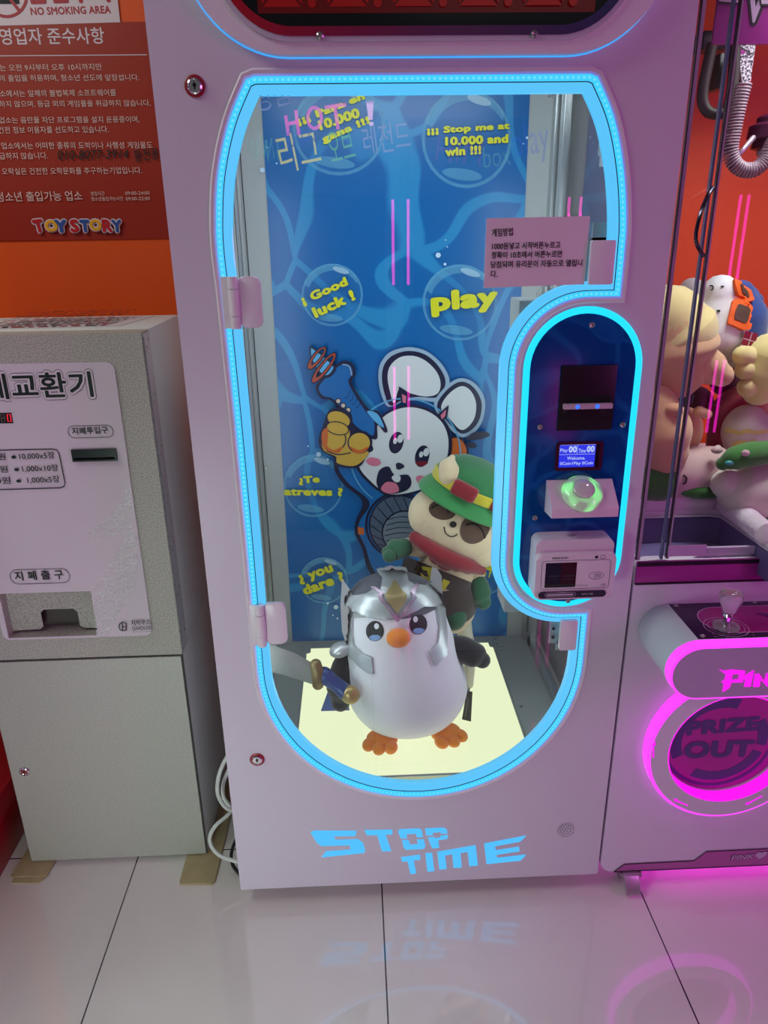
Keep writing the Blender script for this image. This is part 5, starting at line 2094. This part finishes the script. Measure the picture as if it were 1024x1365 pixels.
# prize outlet
b = MB(front(.0))
b.band(CIRC(RR), .0, CIRC(RR), .026)
b.band(CIRC(RR), .026, CIRC(RR - .007), .0292)
b.done('outlet_light', MAG, claw, label='magenta lit outer rim of the prize outlet')
b = MB(front(-.026))
b.prism([CIRC(RR - .0065), CIRC(RI + .004)], -.02, .003)
orr = b.done('outlet_ring', MAUVE, claw)
b = MB(front(.0))
b.band(CIRC(RI + .004), .0285, CIRC(RI + .0005), .028)
b.band(CIRC(RI + .0005), .028, CIRC(RI), -.02)
b.done('outlet_inner_light', MAG2, claw)
OP = PL(front(-.0292))
for pts in ([(103, 895), (118, 890), (116, 808), (132, 806), (122, 776), (98, 812), (106, 812)], [(358, 1234), (352, 1222), (278, 1190), (282, 1180), (252, 1180), (262, 1204), (272, 1200)], [(750, 1222), (770, 1200), (772, 1208), (872, 1156), (876, 1164), (780, 1216), (786, 1222)]):
    b = MB(front(-.0292))
    b.poly([OP.q(850 + .1904 * x, 840 + .1904 * y) for x, y in pts], MAG2)
    b.done('ring_arrow', None, orr, smooth=False)
b = MB(front(.010))
b.prism(CIRC(RI - .0005, 48), 0, .004)
dr = b.done('outlet_door', mat('magenta_door', (170, 40, 146), .3), claw)
D = PL(front(.0058))
b = MB(front(.0058))
NV = mat('violet_door_print', (78, 62, 118), .35)


def dq(x, y):
    return (850 + .1904 * x, 840 + .1904 * y)


cc = D.q(*dq(575, 770))
for a0, a1, r0, r1 in ((72, 205, .083, .108), (240, 300 + 40, .083, .106), (-10, 30, .083, .106), (200, 345, .115, .122)):
    b.poly(arc(cc[0], cc[1], r1, a0, a1, 24) + arc(cc[0], cc[1], r0, a1, a0, 24), NV)
D.text(b, 'PRIZE', NV, *dq(338, 738), *dq(850, 700), 19, .06)
D.text(b, 'OUT', NV, *dq(312, 900), *dq(800, 885), 23, .06)
b.done('door_print', None, dr, smooth=False)
# castor with brake pedal
cp = at(842, 1194, z=0)
b = MB()
b.box(cp.x - .018, cp.x + .018, .012, .05, .03, .054, .002)
cs = b.done('castor', CHROME, claw)
b = MB()
b.tube([(cp.x - .012, .035, .022), (cp.x + .012, .035, .022)], .022, 22)
b.done('castor_wheel', mat('grey_rubber', (120, 118, 124), .5), cs)
b = MB(MX)
b.prism([(.012, .05), (-.012, .046), (-.030, .026), (-.034, .012), (-.026, .010), (-.016, .024), (.010, .036)][::-1], cp.x - .017, cp.x + .017, .001)
b.done('brake_pedal', mat('bright_steel', (200, 198, 204), .32, .75), cs)
b = MB()
b.tube([(cp.x - .026, -.002, .042), (cp.x + .026, -.002, .042)], .006, 10)
b.done('axle_bolt', STEEL, cs)
cs2 = dup(cs, Vector(cs.location) + Vector((.56, 0, 0)), 'x') if False else None
# glow strip under the cabinet
b = MB()
b.box(PX0 + .12, PX1 - .03, .16, .20, .047, .054)
b.done('under_light', glow('under_light_magenta', (255, 40, 235), 14.0), claw)

# glass case
PANE = glass('case_pane', (.96, .95, .97), 1.7)
b = MB(front(.014))
b.prism([(PX0 + .002, .838), (.4735, .838), (.4735, 1.98), (PX0 + .002, 1.98)], 0, .004)
b.done('glass_pane', PANE, claw, smooth=False)
b = MB(front(.010))
b.prism([(.4765, .842), (PX1 - .003, .842), (PX1 - .003, 1.98), (.4765, 1.98)], 0, .004)
gd = b.done('glass_door', PANE, claw, smooth=False)
b = MB()
b.box(PX0 + .001, PX0 + .005, .016, .66, .838, 1.98)
b.done('glass_pane', PANE, claw, smooth=False)
EDG, EDG2 = mat('dark_glass_edge', (40, 36, 46), .25), mat('mauve_glass_edge', (180, 160, 184), .15, .2)
b = MB()
b.box(PX0 + .0005, PX0 + .0024, .006, .012, .838, 1.98)
b.done('edge_trim', EDG, claw, smooth=False)
b = MB()
b.box(PX0 + .0025, PX0 + .0080, .006, .012, .838, 1.98)
b.done('edge_trim', EDG2, claw, smooth=False)
b = MB()
b.box(.4655, .4695, .006, .014, .838, 1.98)
b.done('edge_trim', mat('blue_glass_edge', (92, 110, 138), .15, .2), claw, smooth=False)
b = MB()
b.box(.4755, .4775, .004, .012, .84, 1.98)
b.done('edge_trim', EDG, gd, smooth=False)
b = MB()
b.box(.4776, .4805, .004, .012, .84, 1.98)
b.done('edge_trim', EDG2, gd, smooth=False)
# handle and small plate on the door
b = MB()
b.tube(catmull([at(*q, y=yy) for q, yy in (((951, 250), .004), ((942, 264), -.016), ((934, 285), -.024), ((928, 312), -.024), ((930, 328), -.016), ((938, 341), .004))], 8), .0032, 10)
b.done('door_handle', mat('dark_chrome', (90, 88, 104), .15, 1), gd)
p0, p1 = at(889, 746, y=.003), at(942, 726, y=.003)
b = MB(front(.005))
b.prism(rrect(p0.x, p1.x, .846, p1.z, .001), 0, .004, .001)
b.done('lock_plate', mat('lilac_metal', (190, 160, 200), .3), gd)
b = MB()
b.box(.54, PX1 - .004, .014, .022, .838, .856, .001)
b.done('door_sill', mat('pale_lilac_metal', (196, 176, 206), .35), claw)

# inside of the case: drop chute and soft bed
BZ = .865
b1, b2, b3, b4 = (at(*q, z=BZ) for q in ((856, 690), (962, 690), (1000, 712), (1030, 738)))
b = MB()
b.box(PX0 + .008, PX1 - .02, .03, .69, .80, .805)
b.done('case_floor', mat('violet_floor', (112, 100, 150), .4), claw)
BED = [(PX0 + .007, b1.y), (b2.x - .02, b1.y), (b2.x, b1.y - .012), (b4.x, b4.y), (b4.x + .04, .03), (PX1 - .02, .03), (PX1 - .02, .685), (PX0 + .007, .685)]
b = MB(Matrix.Translation((0, 0, 0)))
b.prism(BED, .806, BZ - .004)
b.done('chute_divider', mat('violet_chute', (92, 82, 130), .35), claw)
b = MB()
b.prism([(BED[0][0], BED[0][1] + .004)] + [(x + .003, y + .005) for x, y in BED[1:4]] + BED[4:], BZ - .004, BZ + .012, .006)
bed = b.done('fluffy_bed', mat('fluffy_white', (224, 206, 222), .95, sheen=.6, bump=(90, 1.0)), claw)
b = MB()
b.limb([Vector((x, y + .034, BZ + .020)) for x, y in ((BED[0][0] + .03, BED[0][1]), (.5, BED[0][1]), (BED[1][0], BED[1][1]), (BED[2][0] + .02, BED[2][1] - .005), (BED[3][0] + .01, BED[3][1] + .01))], [.026, .027, .027, .026, .022], 18)
b.done('fluffy_roll', MATS['fluffy_white'], claw)
b = MB()
b.tube([Vector((x, y, BZ)) for x, y in BED[:4]], .002, 6)
b.done('bed_edge', mat('clear_edge', (190, 180, 200), .2), claw)
b = MB()
p = at(1012, 726, z=.82)
b.box(p.x - .02, p.x + .08, .05, .058, .806, .85)
b.done('chute_block', BLACK, claw)
# top works: sign, bracket, hose, crane
HY = .09
hp = [at(*q, y=HY) for q in ((956, 0), (950, 59), (1040, 59))]
HS = PL(front(HY))
b = MB(front(HY + .006))
b.prism([(hp[1].x, hp[1].z), (PX1 - .02, hp[1].z), (PX1 - .02, 1.98), (hp[1].x, 1.98)], 0, .006)
hd_ = b.done('header_sign', mat('deep_magenta_sign', (138, 22, 122), .35), claw)
b = MB(front(HY - .0005))
SW = mat('lilac_letter', (186, 160, 190), .4)
HS.text(b, 'V', BLK, 990, 36, 1018, 36, 50, .14)
HS.text(b, 'V', SW, 993, 31, 1015, 31, 44, .05)
b.poly(HS.qs([(958, 4), (986, 5), (988, -12), (960, -12)]), SW)
b.stroke(HS.qs([(958, 3.5), (988, 5.5), (990, -14)]), .003, BLK)
b.poly(HS.qs([(1014, 6), (1040, 6), (1040, -20), (1010, -20)]), SW)
b.stroke(HS.qs([(1010, -20), (1014, 7), (1040, 7)]), .003, BLK)
b.done('sign_lettering', None, hd_, smooth=False)
GY = .30
g0 = [at(*q, y=GY) for q in ((982, 55), (1008, 55), (1001, 108), (990, 112))]
b = MB()
b.skin([[Vector(p) for p in g0], [Vector(p) + Vector((0, .02, 0)) for p in g0]])
gb = b.done('glitter_bracket', mat('silver_glitter', (230, 230, 234), .3, .3, noise=(260, (70, 70, 84), .45, .55)), claw, smooth=False)
GP = PL(front(GY - .001))
b = MB(front(GY - .001))
b.stroke(GP.qs([(983, 60), (1003, 72), (983, 78)]), .003, BLK, True)
b.poly(GP.qs([(985, 63), (995, 70), (985, 73)]), PURP)
b.done('bracket_print', None, gb, smooth=False)
b = MB()
m0 = at(975, 40, y=.34)
for x0, y0, x1, y1, yy in ((936, 40, 975, 66, .40), (955, 70, 972, 118, .36)):
    a, c = at(x0, y1, y=yy), at(x1, y0, y=yy)
    b.box(a.x, c.x, yy, yy + .05, a.z, c.z, .002)
b.done('crane_carriage', mat('dark_grey_metal', (66, 62, 66), .35, .6), claw)
b = MB()
b.tube(catmull([at(x, y, y=.30) for x, y in ((950, 58), (944, 85), (938, 115), (937, 135), (943, 148), (955, 152), (968, 148), (974, 130), (978, 100), (980, 60))], 8), .0105, 12)
b.done('cable_hose', mat('dark_brown_hose', (52, 38, 42), .5), claw)
# coiled cable
path = catmull([at(x, y, y=.26) for x, y in ((992, 112), (985, 140), (978, 175), (974, 200), (978, 216), (990, 226), (1006, 226), (1018, 216), (1026, 200), (1036, 180))], 30)
b = MB()
P2, tot = [path[0]], 0
res = []
L_ = [0]
for i in range(1, len(path)):
    L_.append(L_[-1] + (path[i] - path[i - 1]).length)
N = int(L_[-1] / .0052) * 12
j = 0
for i in range(N):
    s_ = L_[-1] * i / N
    while j < len(L_) - 2 and L_[j + 1] < s_:
        j += 1
    t = (s_ - L_[j]) / max(L_[j + 1] - L_[j], 1e-9)
    p = path[j].lerp(path[j + 1], t)
    d = (path[j + 1] - path[j]).normalized()
    u = d.cross(Vector((0, 1, 0))).normalized()
    v_ = d.cross(u)
    a = 2 * PI * i / 12
    res.append(p + (u * math.cos(a) + v_ * math.sin(a)) * .0125)
b.tube(res, .0024, 6)
b.done('coiled_cable', mat('mauve_grey_cable', (150, 126, 140), .45), claw)
# claw
cy = .30
b = MB()
t0 = at(1022, 120, y=cy)
b.cyl(t0 + Vector((.02, 0, .25)), t0 + Vector((.02, 0, -.02)), .011)
cl = b.done('claw_rod', mat('grey_rod', (120, 120, 134), .3, .7), claw)
h0 = at(1028, 180, y=cy)
b = MB(Matrix.Translation(h0))
b.lathe([(.0001, .036), (.022, .036), (.03, .030), (.03, .022), (.042, .016), (.044, -.006), (.032, -.012), (.034, -.024), (.016, -.03), (.0001, -.03)], seg=24)
b.done('claw_head', mat('dark_maroon_plastic', (70, 22, 50), .3), cl)
b = MB()
b.limb([at(1004, 184, y=cy - .02), at(993, 197, y=cy - .03), at(982, 210, y=cy - .03), at(976, 222, y=cy - .025)], [.0055, .005, .005, .004], 10)
b.done('claw_finger', mat('pale_metal_finger', (170, 150, 166), .3, .6), cl)
b = MB()
b.cyl(at(1016, 196, y=cy), at(1012, 208, y=cy), .008, .006)
b.done('claw_piston', STEEL, cl)

# ------------------------------------------------------------------ plush toys in the claw machine


def mpp(p):
    return (p - CAM).dot(FW) / FPX


def soft(mb, px, py, y, rx, ry, dep=.8, rot=0):
    p = at(px, py, y=y)
    k = mpp(p)
    mb.ell(p, (rx * k, (rx + ry) / 2 * k * dep, ry * k), Matrix.Rotation(math.radians(rot), 3, 'Y'), 28, 18)
    return p


def toy(name, label, px, py, y, cat='plush toy'):
    return thing(name, label, cat, at(px, py, y=y), 'plush toys in the claw machine')


T_WH, T_BL, T_TAN, T_YEL, T_GRY, T_PK = plush('snow_plush', (226, 226, 232)), plush('blue_plush', (30, 66, 140)), plush('tan_plush', (214, 172, 128)), plush('pale_yellow_plush', (222, 206, 142)), plush('pale_grey_plush', (196, 192, 192)), plush('blush_plush', (212, 176, 178))
T_GRN, T_RED, T_IV, T_ORG = plush('leaf_green_plush', (58, 122, 48)), plush('crimson_plush', (150, 40, 58)), plush('ivory_plush', (206, 194, 186)), mat('orange_felt', (238, 98, 24), .7)

# white toy in a blue hood with orange goggles
t = toy('hooded_plush', 'white plush with blue hood and square orange goggles atop the toy pile', 960, 490, .33)
b = MB()
b.limb([at(960, 392, y=.33), at(958, 420, y=.33), at(957, 450, y=.32), at(955, 478, y=.32)], [.040, .056, .060, .040], 30)
bo = b.done('body', T_WH, t)
bb = bvh_of(bo)
b = MB()
b.limb([at(985, 395, y=.36), at(990, 425, y=.355), at(987, 452, y=.35), at(982, 468, y=.345)], [.035, .052, .050, .030], 26)
hdm = b.done('hood', T_BL, t)
b = MB()
b.limb([at(1000, 395, y=.36), at(1009, 400, y=.36)], [.02, .014], 14)
b.done('hood_ear', T_BL, t)
bb2 = bvh_of(bo, hdm)
for pts in ([(976, 375), (982, 377), (998, 388), (1003, 402), (996, 404), (980, 394)], [(979, 399), (998, 406), (1002, 412), (995, 440), (988, 441), (969, 432), (970, 424), (975, 402)]):
    gg = wrap(bb2, pts, T_ORG, 'goggle_frame', t, .009, .008, .28, 5)
    cxm, cym = sum(p[0] for p in pts) / len(pts), sum(p[1] for p in pts) / len(pts)
    wrap(bb2, [(cxm + (x - cxm) * .55, cym + (y - cym) * .58) for x, y in pts], mat('goggle_lens', (96, 74, 64), .3), 'lens', gg, .0105, .001, .279, 5)
wrap(bb2, [(989, 398), (994, 400), (993, 408), (987, 406)], T_ORG, 'goggle_bridge', t, .0095, .006, .28, 4)
sew(bb, [(947, 381), (951, 382), (951, 386), (948, 387)], .0013, EYL, 'stitched_eye', t)
sew(bb, [(961, 382), (965, 382.5)], .0015, EYL, 'stitched_eye', t)
sew(bb, [(946, 409), (946, 416), (942, 421), (938, 423)], .0016, EYL, 'smile', t)
wrap(bb, el(958, 415, 2.6, 1.9), EYL, 'nose', t, .002, 0, .28, 2)
b = MB()
soft(b, 963, 483, .30, 22, 10, .8)
b.done('foot', T_IV, t)
# grey toy behind it
t = toy('grey_plush', 'pale grey plush with pink mouth behind the orange goggled plush', 915, 410, .48)
b = MB()
b.limb([at(922, 388, y=.48), at(918, 405, y=.48), at(912, 425, y=.47)], [.030, .045, .060], 22)
bo = b.done('body', T_GRY, t)
gb_ = bvh_of(bo)
m_ = wrap(gb_, [(912, 408), (916, 403), (928, 402), (930, 408), (924, 408), (914, 409)], mat('mouth_pink', (226, 150, 150), .7), 'mouth', t, .002, 0, .45, 3)
sew(gb_, [(912, 409), (914, 403), (920, 401.5), (929, 402)], .0012, EYL, 'mouth_line', t)
# big yellow and tan toy on the left
t = toy('yellow_tan_plush', 'large tan plush with pale yellow top pressed against the left glass', 897, 500, .22)
b = MB()
b.limb([at(892, 440, y=.24), at(895, 465, y=.24), at(898, 486, y=.24)], [.080, .094, .072], 34)
bo = b.done('body', T_TAN, t)
b = MB()
b.limb([at(890, 432, y=.24), at(896, 444, y=.24)], [.078, .0885], 34)
b.done('cap', T_YEL, t)
b = MB()
b.limb([at(928, 480, y=.22), at(946, 490, y=.215), at(962, 500, y=.21)], [.045, .036, .024], 18)
b.done('arm', T_TAN, t)
# brown toy deep in the heap
t = toy('brown_plush', 'dark brown plush wedged deep between the two tan plushes', 925, 535, .42)
b = MB()
soft(b, 925, 538, .40, 26, 24)
b.done('body', plush('umber_plush', (92, 66, 56)), t)
b = MB()
soft(b, 905, 530, .36, 20, 16)
b.done('scarf', plush('slate_plush', (70, 84, 100)), t)
# lower tan toy
t = toy('tan_plush', 'tan plush with stubby paws low on the left of the pile', 885, 610, .20)
b = MB()
b.limb([at(868, 545, y=.20), at(876, 575, y=.20), at(880, 600, y=.20)], [.055, .070, .058], 26)
b.done('body', T_TAN, t)
b = MB()
soft(b, 912, 575, .26, 24, 33)
b.done('belly', T_TAN, t)
b = MB()
b.limb([at(892, 546, y=.155), at(902, 547, y=.15)], [.014, .014], 12)
b.done('paw', plush('peach_plush', (212, 156, 120)), t)
b = MB()
b.limb([at(932, 549, y=.2), at(943, 552, y=.2)], [.012, .010], 12)
b.done('paw', T_TAN, t)
# yellow toy at the right edge
t = toy('yellow_plush', 'pale yellow plush with round paws at the right edge of the pile', 1015, 495, .27)
b = MB()
b.limb([at(1030, 480, y=.25), at(1019, 500, y=.25), at(1012, 518, y=.25)], [.058, .052, .036], 24)
b.done('body', T_YEL, t)
for x, y in ((990, 474), (993, 493), (996, 516)):
    b = MB()
    b.limb([at(x + 12, y + 2, y=.25), at(x, y, y=.235)], [.022, .0205], 16)
    b.done('paw', T_YEL, t)
# white toy with green scarf, cut by the frame
t = toy('snow_plush', 'white plush behind the yellow one at the right edge', 1020, 445, .40)
b = MB()
soft(b, 1028, 448, .40, 22, 26)
b.done('body', T_WH, t)
b = MB()
soft(b, 1026, 466, .37, 10, 12)
b.done('scarf', GRN2, t)
# gift tag
g_ = [at(*q, y=.255) for q in ((995, 441), (1011, 445), (1004, 467), (987, 462))]
t = toy('gift_tag', 'small red tag printed like a gift hanging on the hooded plush', 1000, 455, .255, 'tag')
b = MB()
b.skin([g_, [p + Vector((0, .002, 0)) for p in g_]])
b.done('card', mat('tag_red', (150, 26, 54), .4), t, smooth=False)
TG = PL(front(.2535))
b = MB(front(.2535))
TW = mat('tag_white', (214, 190, 200), .5)
b.stroke(TG.qs([(991, 451), (1008, 456)]), .002, TW)
b.stroke(TG.qs([(1003, 443), (996, 465)]), .002, TW)
b.poly(TG.qs([(988, 459), (994, 461), (993, 464), (987, 462)]), TW)
b.done('tag_print', None, t, smooth=False)
# cake like toy
t = toy('layered_plush', 'off white plush with wavy yellow stripes on a crimson plush at right', 998, 575, .26)
b = MB()
soft(b, 994, 575, .26, 31, 36)
bo = b.done('body', T_IV, t)
cb_ = bvh_of(bo)
for pts in ([(966, 572), (972, 570), (978, 572), (986, 575), (996, 571), (1008, 574), (1022, 572), (1022, 577), (1008, 579), (996, 577), (986, 580), (976, 577), (968, 577)], [(976, 590), (986, 586), (998, 588), (1006, 584), (1006, 590), (996, 594), (986, 592), (978, 595)]):
    wrap(cb_, pts, plush('butter_plush', (206, 184, 110)), 'stripe', t, .002, 0, .24, 4)
t = toy('crimson_plush', 'crimson plush behind the off white striped plush', 985, 550, .38)
b = MB()
b.limb([at(972, 590, y=.34), at(985, 555, y=.36), at(1012, 540, y=.38)], [.05, .065, .055], 24)
b.done('body', T_RED, t)
t = toy('maroon_plush', 'dark maroon plush in the gap under the hooded plush', 975, 500, .42)
b = MB()
soft(b, 972, 505, .44, 26, 24)
b.done('body', plush('maroon_plush', (88, 36, 46)), t)
# lying toys at the bottom
t = toy('striped_plush', 'blush plush lying on its side with green ends at the bottom left of the pile', 925, 640, .21)
b = MB()
b.limb([at(880, 640, y=.21), at(915, 630, y=.21), at(950, 628, y=.21)], [.048, .056, .054], 26)
bo = b.done('body', T_PK, t)
b = MB()
b.limb([at(862, 636, y=.20), at(876, 638, y=.20)], [.052, .051], 22)
b.done('green_hood', T_GRN, t)
b = MB()
b.limb([at(905, 652, y=.175), at(930, 654, y=.17), at(950, 655, y=.17)], [.012, .018, .016], 14)
b.done('green_belt', T_GRN, t)
sb_ = bvh_of(bo)
sew(sb_, [(911, 633), (915, 637), (914, 643), (910, 645)], .0018, EYL, 'stitched_eye', t)
b = MB()
soft(b, 957, 597, .19, 4.5, 4)
b.done('button', T_IV, t)
b = MB()
soft(b, 956, 600, .16, 8, 5)
t2 = t
b.done('ear_tip', T_PK, t)
t = toy('scarfed_plush', 'ivory plush with wide green scarf and pink beads lying at bottom right', 1000, 655, .19)
b = MB()
b.limb([at(968, 645, y=.14), at(985, 652, y=.14), at(1012, 654, y=.145), at(1035, 655, y=.145)], [.031, .055, .064, .058], 28)
b.done('body', T_IV, t)
b = MB()
b.limb([at(964, 618, y=.125), at(980, 611, y=.115), at(1000, 606, y=.115), at(1022, 603, y=.12)], [.014, .024, .026, .024], 18)
b.done('scarf', T_GRN, t)
b = MB()
soft(b, 994, 604, .088, 5.5, 4.5)
b.done('bead', plush('bead_pink', (206, 170, 176)), t)
b = MB()
soft(b, 973, 617, .10, 7, 3.5)
b.done('teal_pin', mat('teal_pin', (60, 150, 150), .2), t)
t = toy('green_ball_plush', 'round dark green striped plush ball at the bottom right corner', 1022, 685, .09)
b = MB()
soft(b, 1024, 672, .115, 15, 26)
b.done('body', T_GRN, t)
t = toy('blue_plush', 'small dark blue plush half buried between tan and blush plushes', 895, 595, .17)
b = MB()
soft(b, 893, 598, .155, 11, 10)
b.done('body', plush('royal_plush', (40, 46, 130)), t)
b = MB()
soft(b, 896, 610, .16, 14, 9)
b.done('base', plush('slate_plush', (84, 92, 112)), t)

# ------------------------------------------------------------------ the row of machines across the aisle (seen as tube reflections in the glass)
PINKT = glow('pink_neon', (255, 30, 200), 9)
OB = mat('aisle_machine_coat', (88, 60, 92), .5)
OG = mat('aisle_dark_front', (26, 20, 30), .3)
proto = thing('aisle_machine', 'pink tubed claw machine across the aisle, seen only as paired neon reflections in the glass', 'claw machine', (.4955, -2.5, 0), 'claw machines across the aisle')
b = MB()
b.box(.14, .851, -2.9, -2.24, .0, .86, .02)
b.box(.14, .851, -2.9, -2.24, 1.60, 1.9, .02)
b.box(.16, .831, -2.9, -2.86, .86, 1.6)
b.done('cabinet', OB, proto)
b = MB()
b.box(.17, .821, -2.86, -2.30, .86, 1.59)
b.done('toy_bay', OG, proto)
for x in (.137 - .0, .854):
    for z0, z1 in ((.487, .844), (1.216, 1.576)):
        b = MB()
        b.cyl((x, -2.215, z0), (x, -2.215, z1), .0065, seg=10)
        b.done('light_tube', PINKT, proto)
for dx in (-.785, .770, 1.525):
    dup(proto, (.4955 + dx, -2.5, 0), proto['label'])
